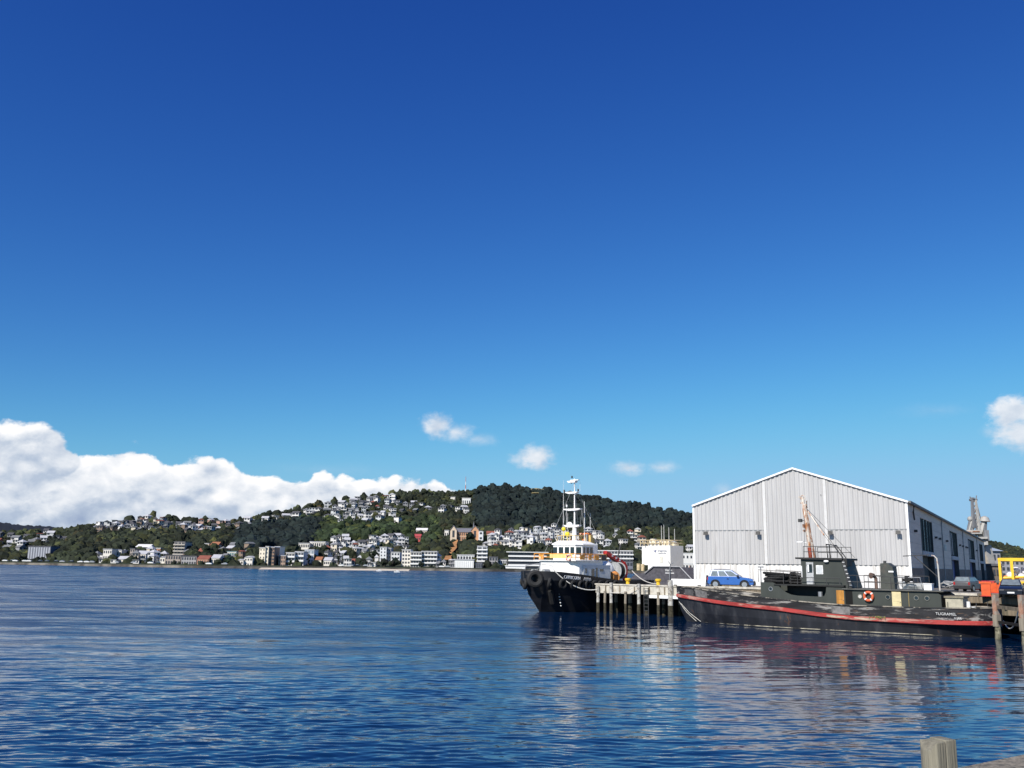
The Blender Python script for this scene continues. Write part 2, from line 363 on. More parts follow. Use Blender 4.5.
k.put(b.inputs['Roughness'], k.m('ADD', .04, k.m('MULTIPLY', open2, k.m('ADD', k.m('ADD', .05, k.m('MULTIPLY', gust, .10)), k.m('MULTIPLY', chop, .22)))))
me = make_water(); me.materials.append(wm); o = bpy.data.objects.new('water', me); COL.objects.link(o); tag(o, kind='structure')

# ------------------------------------------------------------------ hills across the harbour
SHORE = [(-600, 556), (0, 564.3), (50, 565.2), (100, 566.2), (200, 568), (330, 569.3), (400, 570.2), (475, 571.3), (545, 572), (700, 574.3), (1100, 579.8), (1600, 586.5)]
RIDGE = [(-600, 545), (-200, 540), (0, 537), (40, 534.5), (72, 532), (90, 527.5), (110, 523.5), (130, 521.5), (150, 519.5), (165, 520.5), (185, 522), (205, 523), (232, 524.5), (250, 520), (280, 514.5), (300, 509.5),
         (330, 504.5), (352, 499.5), (372, 496), (400, 494), (430, 494), (455, 493.5), (465, 492.5), (480, 491), (490, 489.5), (500, 488.2), (512, 487.6), (530, 489.5), (545, 490.5), (560, 494), (590, 499.5), (620, 504.5), (650, 508.5), (672, 512.5), (690, 518), (720, 523), (800, 530), (900, 536), (985, 543.5), (1005, 547), (1024, 553), (1060, 560), (1200, 568), (1600, 575)]
DEP0 = [(x, float(gz(x, np.interp(x, [p[0] for p in SHORE], [p[1] for p in SHORE]), 0)[1]) + 4.) for x in range(-600, 1601, 20)]
DEP1 = [(-600, 1100), (0, 900), (100, 840), (235, 880), (300, 1000), (400, 1100), (520, 1150), (700, 1150), (1000, 1250), (1600, 1300)]
def hill_y(px, t):                        # picture row of the slope at fraction t of the way up
    s0, s1 = lerp(px, SHORE), lerp(px, RIDGE)
    u = max(0., (t - .05) / .95)
    base = s0 - 1.2 - (s0 - 1.2 - s1) * u ** .85
    w = math.sin(math.pi * min(1, u)) * min(1., (s0 - s1) / 40)
    return base + w * (1.6 * math.sin(px * .043 + 5 * u) + 1.3 * math.sin(px * .021 - 7 * u + 1) + .7 * math.sin(px * .11 + 9 * u))
def hill_d(px, t): return lerp(px, DEP0) + (lerp(px, DEP1) - lerp(px, DEP0)) * t
NT = 60
def hill(px, py):                         # the spot on the slope seen at px, py
    prev = None
    for i in range(NT + 1):
        tt = i / NT; y = hill_y(px, tt)
        if y <= py:
            if prev is not None:
                y0 = hill_y(px, prev); q = (y0 - py) / max(1e-6, y0 - y); tt = prev + (tt - prev) * min(1, max(0, q))
            return at(px, py, hill_d(px, tt))
        prev = tt
    return at(px, hill_y(px, 1), hill_d(px, 1))
def make_hills():
    pxs = np.arange(-600, 1601, 5.); rows = []
    for px in pxs:
        c = []
        s = gz(px, lerp(px, SHORE), 0); c.append((s[0], s[1], -1.)); c.append((s[0], s[1], 1.5))
        for i in range(NT + 1):
            tt = i / NT; p = at(px, hill_y(px, tt), hill_d(px, tt))
            if tt < .05: p[2] = 1.9
            c.append(tuple(p))
        top = c[-1]
        for q in (1.06, 1.15, 1.3): c.append((top[0] * q, top[1] * q, max(-1, top[2] * (1 - (q - 1) * 2.6))))
        rows.append(c)
    a = np.array(rows); n, k_ = a.shape[:2]; idx = np.arange(n * k_).reshape(n, k_)
    q = np.stack([idx[:-1, :-1], idx[1:, :-1], idx[1:, 1:], idx[:-1, 1:]], -1).reshape(-1, 4)
    me = np_mesh('hills', a.reshape(-1, 3), q)
    me.materials.append(mat('hill_scrub', (.022, .028, .014), .95, .5, .02, dirt=(.05, .045, .026), dirt_lo=.62, dirt_hi=.72, dirt_scale=.012))
    o = bpy.data.objects.new('hills', me); COL.objects.link(o); tag(o, kind='structure')
make_hills()
def ridge_strip(name, prof, Y, m):
    v = []; f = []
    for i, (px, py) in enumerate(prof):
        p = at(px, py, Y); v += [(p[0] * .86, p[1] * .86, -1), tuple(p), (p[0] * 1.25, p[1] * 1.25, -1)]
        if i: o_ = 3 * i; f += [(o_ - 3, o_, o_ + 1, o_ - 2), (o_ - 2, o_ + 1, o_ + 2, o_ - 1)]
    mb = MB().add(v, f); return struct(name, mb, m)
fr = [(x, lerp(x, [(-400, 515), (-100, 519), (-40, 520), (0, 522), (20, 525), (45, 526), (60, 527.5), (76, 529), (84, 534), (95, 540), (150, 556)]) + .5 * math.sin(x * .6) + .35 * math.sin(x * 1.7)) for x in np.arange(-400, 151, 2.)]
ridge_strip('far_hills', fr, 2500., mat('far_bush', (.006, .010, .017), .95, .4, .02))  # the blue of distance haze is put into this dark colour

# woodland: crowns of many small facets
ICO = []                                   # leafy lumps reused for every crown
for s_ in range(10):
    b_ = bmesh.new(); bmesh.ops.create_icosphere(b_, subdivisions=2 if s_ < 10 else 1, radius=1.)
    r_ = np.random.default_rng(s_)
    V = np.array([v.co for v in b_.verts]); Fc = np.array([[v.index for v in f.verts] for f in b_.faces]); b_.free()
    for q in range(5):
        d_ = r_.normal(size=3); d_ /= np.linalg.norm(d_); V *= (1 + .22 * np.maximum(0, V @ d_ - .35))[:, None]
    V *= r_.uniform(.66, 1.24, size=(len(V), 1)); V[:, 2] *= .92
    ICO.append((V, Fc))
leaf = bpy.data.materials.new('tree_leaves'); leaf.use_nodes = True; t = leaf.node_tree; k = G(t); b = t.nodes['Principled BSDF']
b.inputs['Roughness'].default_value = .8; b.inputs['Specular IOR Level'].default_value = .2
ca = t.nodes.new('ShaderNodeVertexColor'); ca.layer_name = 'tint'
tcx = t.nodes.new('ShaderNodeTexCoord')
t.links.new(k.mixc(k.ss(k.noise(tcx.outputs['Object'], .55, 4, .6), .35, .65), ca.outputs[0], (1.5, 1.5, 1.4), 'MULTIPLY'), b.inputs['Base Color'])
def crowns(name, spots):
    """spots: (position, radius, height factor, tint)"""
    vs_ = []; fs = []; cs = []; o_ = 0
    for i, (p, r, hf, c) in enumerate(spots):
        V, Fc = ICO[i % 10]; a = i * 2.39996; ca_, sa = math.cos(a), math.sin(a)
        W = np.stack([V[:, 0] * ca_ - V[:, 1] * sa, V[:, 0] * sa + V[:, 1] * ca_, V[:, 2] * hf], 1) * r + p
        vs_.append(W); fs.append(Fc + o_); o_ += len(V); cs.append(np.tile([*c, 1.], (len(V), 1)))
    me = np_mesh(name, np.concatenate(vs_), np.concatenate(fs), False)
    at_ = me.color_attributes.new('tint', 'FLOAT_COLOR', 'POINT'); at_.data.foreach_set('color', np.concatenate(cs).astype(np.float32).ravel())
    me.materials.append(leaf); o = bpy.data.objects.new(name, me); COL.objects.link(o); return o
HOUSE_RECTS = []                           # (x0, x1, y_top, y_base): where houses stand, filled by the town below

# ------------------------------------------------------------------ wharf, quay
DECK = 2.4
def wfr(o, ux):                            # a local frame: origin and heading
    return Vector(o), math.atan2(ux[1], ux[0])
WO, WA = wfr((7.7, 84.4, 0), (.747, -.665))
def wl(x, y, z=0.):
    c, s = math.cos(WA), math.sin(WA); return Vector((WO.x + c * x - s * y, WO.y + s * x + c * y, z))
ASPH = mat('wharf_asphalt', (.17, .155, .135), .9, .25, .8, bump=.3, dirt=(.09, .08, .07), dirt_lo=.5, dirt_hi=.75, dirt_scale=.25)
UNDER = mat('shade_black', (.007, .006, .005), .95, .3)  # near-black, with the shade under the deck put into the colour
deck_poly = [wl(0, 0), wl(31.2, 0), Vector((34.5, 57.2, 0)), Vector((62, 46, 0)), Vector((120, 90, 0)), Vector((260, 300, 0)), Vector((190, 330, 0)), wl(0, 165)]
mb = MB()
n = len(deck_poly)
mb.add([(p.x, p.y, DECK) for p in deck_poly] + [(p.x, p.y, DECK - .55) for p in deck_poly],
       [tuple(range(n)), tuple(range(2 * n - 1, n - 1, -1))] + [(i, (i + 1) % n, n + (i + 1) % n, n + i) for i in range(n)])
struct('wharf_deck', mb, [ASPH], smooth=False)
# an added near-black block under the deck, set back, stands in for shade beneath
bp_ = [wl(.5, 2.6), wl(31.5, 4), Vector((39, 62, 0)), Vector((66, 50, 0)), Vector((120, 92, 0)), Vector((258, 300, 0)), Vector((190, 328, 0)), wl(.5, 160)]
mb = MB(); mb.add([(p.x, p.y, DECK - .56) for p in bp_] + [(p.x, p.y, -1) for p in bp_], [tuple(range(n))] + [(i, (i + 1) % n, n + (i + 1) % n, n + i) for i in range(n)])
struct('under_deck_block', mb, [UNDER], smooth=False)
# edge timbers: kerb and fascia of the finger, walings further on
f = thing('wharf_fascia', 'pale flaking timber fascia along the wharf edge between the two tugs', 'fascia', wl(0, 0), WA)
bx(0, 11.5, -.14, -.003, 1.72, 2.36).build('fascia_board', PALETIM, f)
bx(-.1, 12, -.2, .16, 2.405, 2.52).build('kerb_beam', PALETIM, f)
bx(5.6, 10.6, -.3, -.145, 1.45, 1.70).build('lower_beam', WHITE, f)
for x in np.arange(1., 11.2, 1.5): bx(x, x + .1, -.19, -.145, 1.75, 2.34).build('cleat', TIMBER, f)
bx(-.14, -.003, 0, 12, 1.72, 2.36).build('end_board', PALETIM, f)
f = thing('wharf_waling', 'worn brown timber walings on the wharf edge behind the black ship', 'timber beam', wl(11.6, 0), WA)
bx(0, 19.6, -.25, -.003, 1.95, 2.34).build('upper_waling', TIMBER, f)
bx(0, 19.6, -.32, -.003, 1.3, 1.72).build('lower_waling', TIMBER, f)
bx(0, 19.6, -.1, .22, 2.405, 2.56).build('kerb_log', PALETIM, f)
A = wl(31.2, 0); Bv = Vector((34.5, 57.2, 0)); d_ = Bv - A
f = thing('wharf_waling', 'brown timber walings on the wharf edge below the dark parked car', 'timber beam', A, math.atan2(d_.y, d_.x))
bx(0, d_.length, -.25, -.003, 1.95, 2.34).build('upper_waling', TIMBER, f)
bx(0, d_.length, -.32, -.003, 1.25, 1.72).build('lower_waling', TIMBER, f)
bx(.1, d_.length, -.1, .22, 2.405, 2.56).build('kerb_log', TIMBER, f)
PILE = mat('wharf_pile_wood', (.30, .26, .20), .9, .35, scale=3, bump=.6, streak=(1, 1, .2), dirt=(.07, .065, .05), dirt_lo=.45, dirt_hi=.7)
PILEW = mat('white_pile_paint', (.46, .45, .41), .8, .12, scale=3, dirt=(.17, .14, .10), dirt_lo=.45, dirt_hi=.65, dirt_scale=2.6)
WEED = mat('pile_weed', (.045, .04, .025), .95, .5, scale=6, bump=.8)
def pile(x, y, top, r, label, painted=True, name='wharf_pile', pos=None):
    p = pos if pos is not None else wl(x, y)
    t_ = thing(name, label, 'pile', (p[0], p[1], 0), random.uniform(0, 3), 'piles along the wharf edge')
    r1 = r * random.uniform(.92, 1.08)
    MB().tube([(0, 0, .9), (.02, 0, 1.6), (0, .01, top)], [r1, r1 * .97, r1 * .93], 10).build('pile_top', PILEW if painted else PILE, t_, ang=50)
    MB().tube([(0, 0, -1.2), (.01, 0, 0), (.02, .01, .45), (0, 0, .9)], [r1 * 1.05, r1 * 1.12, r1 * 1.05, r1 * .99], 9).build('weedy_foot', WEED, t_, ang=60)
    return t_
lab = ['pale pile at the outer corner of the wharf', 'second white pile from the outer wharf corner', 'white pile left of the wharf ladder', 'tall white pile with fender beside the black bow']
for (x, top), l_ in zip(((.35, 2.3), (1.75, 2.62), (4.6, 2.58), (7.7, 2.95)), lab): pile(x, -.32, top, .155 if x < 7 else .22, l_)
for x, top, l_ in ((1.05, 1.9, 'short bare brown pile between the two outermost white wharf piles'), (3.2, 1.9, 'short bare brown pile midway along the pale wharf face'), (6.5, 1.95, 'short bare brown pile right of the wharf ladder')): pile(x, -.28, top, .12, l_, False)
for i, (x, y) in enumerate(((.9, 1.6), (2.6, 1.3), (4.0, 1.8), (5.9, 1.5), (6.8, 2.6), (3.2, 3.5), (8.6, 1.6))):
    pile(x, y, 1.83, .17, 'dark inner pile in the shadow under the pale wharf edge', False)
for i in range(9):
    pile(10.4 + i * 2.3, .9, 1.83, .17, 'dark inner pile hidden in shade behind the black ship', False)
p1 = gz(998.5, 639.5, 0); p2 = gz(1025.5, 645, 0)
RUSTP = mat('rusty_pile', (.33, .17, .11), .85, .35, scale=3, bump=.5, dirt=(.30, .27, .22), dirt_lo=.45, dirt_hi=.62)
for p, top, l_ in ((p1, 2.62, 'rust brown fender pile standing at the stern of the black ship'), (p2, 2.72, 'rust brown fender pile cut by the right edge of the view')):
    t_ = thing('fender_pile', l_, 'pile', (p[0], p[1], 0), .4)
    bx(-.14, .14, -.13, .13, 1.35, top).build('pile_top', RUSTP, t_); bx(-.17, .17, -.16, .16, .75, 1.45).build('collar', PILE, t_)
    MB().tube([(0, 0, -1), (0, 0, .1), (.02, 0, .8)], [.17, .18, .15], 9).build('weedy_foot', mat('shell_crust', (.25, .23, .16), .95, .5, 5, bump=.8, dirt=(.05, .05, .03), dirt_lo=.4, dirt_hi=.6), t_)
dd = np.array(p2) - np.array(p1)
f = thing('fender_beam', 'dark horizontal timber between the two rust brown fender piles', 'timber beam', (p1[0], p1[1], 0), math.atan2(dd[1], dd[0]))
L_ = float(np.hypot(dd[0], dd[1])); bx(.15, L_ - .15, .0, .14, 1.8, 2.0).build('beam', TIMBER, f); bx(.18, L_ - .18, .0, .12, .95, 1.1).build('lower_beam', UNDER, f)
for x, y, rz in ((33.4, 1.2, 0), (34.4, 3.5, 0)):
    pile(0, 0, 1.83, .18, 'dark inner pile in the gloom at the right wharf edge', False, pos=wl(x, y))
l_ = thing('wharf_ladder', 'dark steel ladder hanging on the wharf face between white piles', 'ladder', wl(5.15, -.4), WA)
for x in (0, .42): bx(x, x + .05, -.03, .03, -.3, 2.3).build('rail', WIRE, l_)
for z in np.arange(.1, 2.2, .3): bx(.05, .42, -.02, .02, z, z + .04).build('rung', WIRE, l_)
for x, l_ in ((2.75, 'yellow mooring bollard on the wharf, nearer the red crane'), (5.85, 'yellow mooring bollard on the wharf, below the white box')):
    t_ = thing('bollard', l_, 'bollard', wl(x, .75, DECK), 0, 'yellow bollards on the wharf edge')
    MB().tube([(0, 0, .004), (0, 0, .06)], .27, 12).build('base', YEL, t_)
    MB().tube([(0, 0, .06), (0, 0, .35), (0, 0, .42), (0, 0, .56), (0, 0, .62)], [.17, .15, .24, .26, .18], 12).build('post', YEL, t_)
CONC = mat('white_concrete', (.72, .71, .68), .85, .08, 1.5, bump=.2, dirt=(.4, .37, .33), dirt_lo=.6, dirt_hi=.8)
t_ = thing('concrete_barrier', 'long low white block on the wharf left of the blue car', 'barrier', wl(5.9, 2.6, DECK), WA + .1)
MB().prism([(0, .004), (.9, .004), (.75, .62), (.15, .62)], 'x', 0, 3.2).build('block', CONC, t_)
bx(.3, .6, -.02, .005, .05, .14).build('foot_slot', UNDER, t_); bx(2.5, 2.8, -.02, .005, .05, .14).build('foot_slot', UNDER, t_)
t_ = thing('timber_stack', 'low stack of grey planks lying behind the blue car', 'timber', wl(8.9, 4.5, DECK), WA + .35)
for z in range(3): bx(-.1 * z, 2.6 - .15 * z, 0, .9, .004 + z * .17, .16 + z * .17).build('plank_layer', TIMBER, t_)

# our own quay: concrete deck and kerb under the viewer's feet
GRAVEL = mat('exposed_aggregate', (.30, .26, .20), .9, .45, scale=28, bump=.8, dirt=(.10, .09, .07), dirt_lo=.5, dirt_hi=.62, dirt_scale=14)
a = gz(957, 768, DECK); c = gz(1024, 754.5, DECK); u = Vector(c - a).normalized(); nn_ = Vector((u.y, -u.x, 0))
Q0 = Vector(a) - u * 16; Q1 = Vector(a) + u * 30
mb = MB()
for (o0, o1, z0, z1, m_) in ((0, .42, -1, DECK, 0), (.425, 14, -1, DECK - .12, 0)):
    P = [Q0 + nn_ * o0, Q1 + nn_ * o0, Q1 + nn_ * o1, Q0 + nn_ * o1]
    mb.add([(p.x, p.y, z1) for p in P] + [(p.x, p.y, z0) for p in P], [(0, 1, 2, 3)] + [(i, (i + 1) % 4, 4 + (i + 1) % 4, 4 + i) for i in range(4)], m_)
q = struct('quay', mb, [GRAVEL], smooth=False)
POSTM = mat('old_post_wood', (.20, .185, .14), .9, .3, scale=9, bump=.7, streak=(1, 1, .08), dirt=(.16, .15, .08), dirt_lo=.48, dirt_hi=.7, dirt_scale=6)
pp = at(939, 768, 7.55); zt = at(939, 738.5, 7.55)[2]
t_ = thing('mooring_post', 'squared grey timber post rising at the quay edge in the foreground', 'post', (pp[0], pp[1], 0), math.atan2(u.y, u.x) - .25)
o = MB().prism([(-.07, -.11), (.07, -.11), (.07, .11), (-.07, .11)], 'z', -1, zt).build('square_timber', POSTM, t_, (.075, 0, 0)); 
md = o.modifiers.new('bevel', 'BEVEL'); md.width = .008; md.segments = 2
poly = [(-.075, -.06), (-.045, -.115), (.075, -.115), (.075, .11), (-.045, .11), (-.075, .06)]
mb = MB().prism(poly, 'z', -1, zt - .012)
for i, v in enumerate(mb.v):
    if v[2] > 0 and v[0] < -.05: mb.v[i] = (v[0], v[1], v[2] - .07)
o = mb.build('round_edged_timber', POSTM, t_, (-.079, .0, 0)); md = o.modifiers.new('bevel', 'BEVEL'); md.width = .006; md.segments = 2
t_.scale = (.74, .74, 1)

# ------------------------------------------------------------------ the big shed
SO, SA = wfr((17.8, 92, DECK), (.873, -.487)); SW, SL, EV, RG = 19.3, 124., 7.5, 10.7
shed = thing('wharf_shed', 'huge pale corrugated iron wharf shed with a low gable facing the water', 'shed', SO, SA)
CORR = mat('corrugated_iron', (.465, .46, .455), .5, .06, scale=.5, streak=(1.2, 1, .18), dirt=(.42, .41, .40), dirt_lo=.45, dirt_hi=.75, dirt_scale=1.1)
CORR2 = mat('corrugated_iron_lower', (.45, .445, .44), .5, .07, scale=.6, streak=(1.2, 1, .15), dirt=(.39, .38, .37), dirt_lo=.5, dirt_hi=.75, dirt_scale=1.3)
WBASE = mat('whitewashed_base', (.66, .65, .63), .8, .08, scale=1.2, streak=(2.2, 1, .22), dirt=(.40, .375, .33), dirt_lo=.5, dirt_hi=.75, dirt_scale=1.5)
TRIM = mat('white_trim', (.82, .82, .82), .45, .04)
SIDE = mat('grey_weatherboard', (.68, .60, .50), .7, .08, scale=.7, streak=(.3, .3, 4), dirt=(.60, .53, .445), dirt_lo=.5, dirt_hi=.8)
STONE = mat('dark_stone_base', (.22, .18, .145), .9, .3, scale=2, bump=.5)
def roof_z(x): return EV + (RG - EV) * (1 - abs(x - SW / 2) / (SW / 2))
def corr(x0, x1, z0, zf, y, pitch=.42, dep=.08):
    mb = MB(); x = x0; prof = []
    while x < x1 - 1e-4:
        for fx, fy in ((0, 0), (.2, -.25 * dep), (.4, -dep), (.6, -dep), (.8, -.25 * dep)):
            xx = x + fx * pitch
            if xx < x1: prof.append((xx, y + fy))
        x += pitch
    prof.append((x1, y))
    for (xa, ya), (xb, yb) in zip(prof[:-1], prof[1:]):
        if xa < SW / 2 < xb:
            xm = SW / 2; segs = [((xa, ya), (xm, (ya + yb) / 2)), ((xm, (ya + yb) / 2), (xb, yb))]
        else: segs = [((xa, ya), (xb, yb))]
        for (p, q_), (r, s) in segs: mb.add([(p, q_, z0), (r, s, z0), (r, s, zf(r)), (p, q_, zf(p))], [(0, 1, 2, 3)])
    return mb
top = lambda x: roof_z(x) - .05
corr(.12, 6.85, 5.12, top, -.06).build('gable_cladding', CORR, shed, smooth=False)
corr(.12, 6.85, 2.0, lambda x: 5.1, -.04).build('gable_cladding', CORR2, shed, smooth=False)
corr(6.95, 12.35, 2.0, top, -.07).build('gable_cladding', CORR, shed, smooth=False)
corr(12.45, SW - .12, 5.12, top, -.06).build('gable_cladding', CORR, shed, smooth=False)
corr(12.45, SW - .12, 2.0, lambda x: 5.1, -.04).build('gable_cladding', CORR2, shed, smooth=False)
bx(.1, SW - .1, .0, .15, 0, 2.0).build('base_wall', WBASE, shed)
for x in np.arange(1.6, 18.5, 1.85): bx(x, x + .035, -.022, 0, .02, 1.97).build('base_seam', mat('seam_grey', (.42, .40, .36), .9), shed)
MB().add([(.1, .02, 2.0), (SW - .1, .02, 2.0), (SW - .1, .02, EV), (SW / 2, .02, RG - .05), (.1, .02, EV)], [(0, 1, 2, 3, 4)]).build('gable_backing', CORR2, shed)
for x0, x1 in ((-.06, .12), (SW - .12, SW + .06)): bx(x0, x1, -.13, .06, 0, EV + .05).build('corner_trim', TRIM, shed)
for x0, x1 in ((6.85, 6.95), (12.35, 12.45)): bx(x0 - .06, x1 + .10, -.175, .018, 2.0, roof_z(x0) - .14).build('panel_strip', mat('pale_strip', (.58, .575, .565), .5, .05), shed)
bx(.12, 6.75, -.12, -.10, 5.08, 5.14).build('flashing', STEEL, shed); bx(12.55, SW - .13, -.12, -.10, 5.08, 5.14).build('flashing', STEEL, shed)
for s in (0, 1):
    xa, xb = (0, SW / 2) if s == 0 else (SW, SW / 2); za, zb = EV, RG
    ex = -.06 if s == 0 else .12
    MB().add([(xa + ex, y, za - .085 + dz) for y in (-.3, -.18) for dz in (-.03, .14)] + [(xb, y, zb + dz) for y in (-.3, -.18) for dz in (-.03, .14)],
             [(0, 1, 5, 4), (2, 3, 7, 6), (0, 2, 6, 4), (1, 3, 7, 5), (0, 1, 3, 2)]).build('barge_board', TRIM, shed)
    MB().add([(xa + ex * 1.6, y, za - .06 + dz) for y in (-.25, SL) for dz in (0, .1)] + [(xb, y, zb + .05 + dz) for y in (-.25, SL) for dz in (0, .1)],
             [(0, 1, 5, 4), (2, 3, 7, 6), (0, 2, 6, 4), (1, 3, 7, 5), (0, 1, 3, 2)]).build('roof_slope', mat('roof_iron', (.36, .37, .38), .5, .12, .4), shed)
for x in (1.3, 6.3, 12.8, 18.5):
    fl = bx(x - .05, x + .05, -.42, -.1, 4.9, 5.0).build('floodlight', WIRE, shed)
    MB().prism([(-.62, 4.66), (-.36, 4.72), (-.34, 4.95), (-.55, 4.98)], 'x', x - .19, x + .19).build('lamp_housing', mat('black_housing', (.02, .02, .02), .5), fl)
bx(12.05, 12.12, -.2, -.17, 8.2, 8.27).build('bolt_plate', WIRE, shed)
bx(.02, .1, .15, SL, 0, EV - .1).build('far_side_wall', SIDE, shed); bx(0, SW, SL - .1, SL, 0, EV).build('rear_wall', SIDE, shed)
# the long quay side: weatherboard piers between tall openings with a window above each door
bays = [(9.8, 20.4), (42.7, 53.5), (76.2, 90), (106, 116)]
prev = .1
for i, (a_, b_) in enumerate(bays + [(SL - .1, SL)]):
    bx(SW - .25, SW, prev, a_, 1.8, EV - .05).build('side_wall', SIDE, shed)
    bx(SW - .28, SW + .07, prev + .003, a_ - .003, 0, 1.8).build('stone_base', STONE, shed)
    for z in np.arange(2.2, 7.2, .9): bx(SW, SW + .015, prev + .05, a_ - .05, z, z + .035).build('board_line', mat('board_shadow_line', (.52, .47, .40), .8), shed)
    prev = b_
DOORS = [mat('dark_doorway', (.025, .03, .032), .7), mat('navy_door', (.03, .055, .24), .5), mat('navy_door', (0, 0, 0)), mat('navy_door', (0, 0, 0)), mat('dark_doorway', (.02, .02, .02))]
GREENGL = mat('greenish_window', (.06, .10, .10), .12, .4, 1.2, spec=.6)
for i, (a_, b_) in enumerate(bays):
    bx(SW - .25, SW - .02, a_, b_, 6.62, EV - .05).build('lintel', SIDE, shed)
    w_ = bx(SW - .22, SW - .12, a_, b_, 3.45, 6.62).build('window', GREENGL, shed)
    if i in (1, 2): bx(SW - .118, SW - .10, a_ + .5, a_ + (b_ - a_) * .45, 3.6, 6.4).build('bright_interior_pane', mat('bright_interior_pale', (.62, .62, .60), .7), w_)  # pale sheet stands in for the bright interior behind the glass
    for q in range(5):
        y = a_ + (b_ - a_) * q / 4; bx(SW - .12, SW + .0, max(a_, y - .12), min(b_, y + .12), 3.45, 6.6).build('mullion', mat('window_frame', (.05, .065, .065), .6), w_)
    bx(SW - .2, SW + .12, a_ - .15, b_ + .15, 3.0, 3.45).build('window_sill', mat('sill_grey', (.45, .46, .47), .7), shed)
    d_ = bx(SW - .6, SW - .5, a_, b_, 0, 3.0).build('door', DOORS[i], shed)
    bx(SW - .5, SW - .46, (a_ + b_) / 2 - .05, (a_ + b_) / 2 + .05, .05, 2.95).build('door_joint', WIRE, d_)
    for yy in (a_, b_): bx(SW - .5, SW + .04, yy - .12, yy + .12, 0, 6.6).build('jamb', mat('dark_jamb', (.06, .07, .075), .7), shed)
bx(SW + .1, SW + .34, -.1, SL, EV - .14, EV + .06).build('gutter', mat('dark_gutter', (.14, .14, .14), .6), shed)
for y in (3.6, 31., 64., 98.):
    MB().tube([(SW + .2, y, EV - .1), (SW + .1, y, EV - .6), (SW + .1, y, .1)] if y > 10 else [(SW + .2, y, EV - .1), (SW + .1, y, EV - .7), (SW + .1, y + .5, EV - 1.4)], .07, 6).build('downpipe', STEEL if y > 10 else WIRE, shed)
for y in (4.2, 23., 27.5, 36.5, 57, 62.5, 69, 72, 95): bx(SW + .0, SW + .28, y - .14, y + .14, 5.0, 5.22).build('wall_lamp', WIRE, shed)
bx(SW, SW + .05, 33.5, 36, 3.9, 4.6).build('vent_panel', STEEL, shed)

# ------------------------------------------------------------------ black ship with the dark green deckhouse
BA = math.atan2(-.619, .785)
ship = thing('old_tug', 'long weathered black tug with red rubbing strake and dark green deckhouse', 'tug boat', (13.4, 72.8, 0), BA)
HULLK = mat('black_hull', (.016, .017, .022), .55, .4, scale=.8, dirt=(.075, .075, .078), dirt_lo=.52, dirt_hi=.78, dirt_scale=.8, streak=(1, 1, .35), dirt2=(.11, .055, .03), d2=(.62, .70, 1.6))
BULWK = mat('worn_black_bulwark', (.020, .020, .022), .7, .5, scale=2, dirt=(.30, .29, .27), dirt_lo=.51, dirt_hi=.64, dirt_scale=2.1, streak=(.28, 1, 1.8), dirt2=(.12, .075, .045), d2=(.60, .68, 3.3))
STRAKE = mat('faded_red_strake', (.36, .042, .037), .55, .25, scale=1.2, dirt=(.46, .27, .21), dirt_lo=.50, dirt_hi=.66, dirt_scale=.9, streak=(.5, 1, 2), dirt2=(.10, .05, .035), d2=(.60, .68, 1.7))
GREEN = mat('dark_green_grey_paint', (.044, .050, .043), .55, .12, scale=1.2, dirt=(.075, .075, .065), dirt_lo=.62, dirt_hi=.8, dirt_scale=1.6, streak=(1, 1, .3))
DECKW = mat('bleached_deck', (.36, .30, .23), .85, .25, scale=2)
Zbt = [(-.8, 2.54), (1, 2.46), (3.5, 2.30), (6, 2.08), (8.3, 1.90), (11, 1.75), (13.1, 1.68), (18, 1.69), (21.6, 1.78)]
Zrt = [(-.8, 2.02), (1, 1.9), (3.5, 1.70), (6, 1.55), (8.4, 1.42), (11, 1.18), (13.1, 1.05), (18, 1.0), (21.6, 1.02)]
Zrb = [(x, z - (.27 if x < 5 else .29)) for x, z in Zrt]
HBr = [(-.8, .03), (-.3, .38), (.5, .78), (2, 1.45), (3.5, 1.90), (6, 2.28), (9, 2.48), (13, 2.5), (17.5, 2.42), (19.5, 2.12), (20.7, 1.55), (21.3, .9), (21.62, .1)]
HBw = [(0, .03), (1, .38), (2, .8), (3.5, 1.35), (6, 2.02), (9, 2.33), (13, 2.36), (17.5, 2.1), (19.5, 1.4), (20.6, .7), (21.1, .1)]
K = lambda tab, d: [(x, max(.01, h + d)) for x, h in tab]
hull([(.35, 20.6, K(HBw, -.25), [(0, -.7), (30, -.7)]), (0, 21.1, HBw, [(0, 0), (30, 0)]), (-.35, 21.4, [(x, (lerp(x + .3, HBw) * .55 + lerp(x, HBr) * .45)) for x in np.arange(-.35, 21.5, .35)], [(-.4, .75), (8, .6), (22, .4)]), (-.72, 21.58, K(HBr, -.06), Zrb)]).build('hull', HULLK, ship)
hull([(-.72, 21.58, K(HBr, -.06), Zrb), (-.78, 21.66, K(HBr, .09), [(x, z + .05) for x, z in Zrb]), (-.80, 21.66, K(HBr, .09), [(x, z - .05) for x, z in Zrt]), (-.80, 21.6, K(HBr, -.06), Zrt)], close_bottom=False).build('rubbing_strake', STRAKE, ship)
hull([(-.80, 21.6, K(HBr, -.06), Zrt), (-.82, 21.55, K(HBr, -.02), Zbt), (-.74, 21.45, K(HBr, -.14), Zbt), (-.70, 21.45, K(HBr, -.16), [(x, z - .4) for x, z in Zbt])], close_bottom=False).build('bulwark', BULWK, ship)
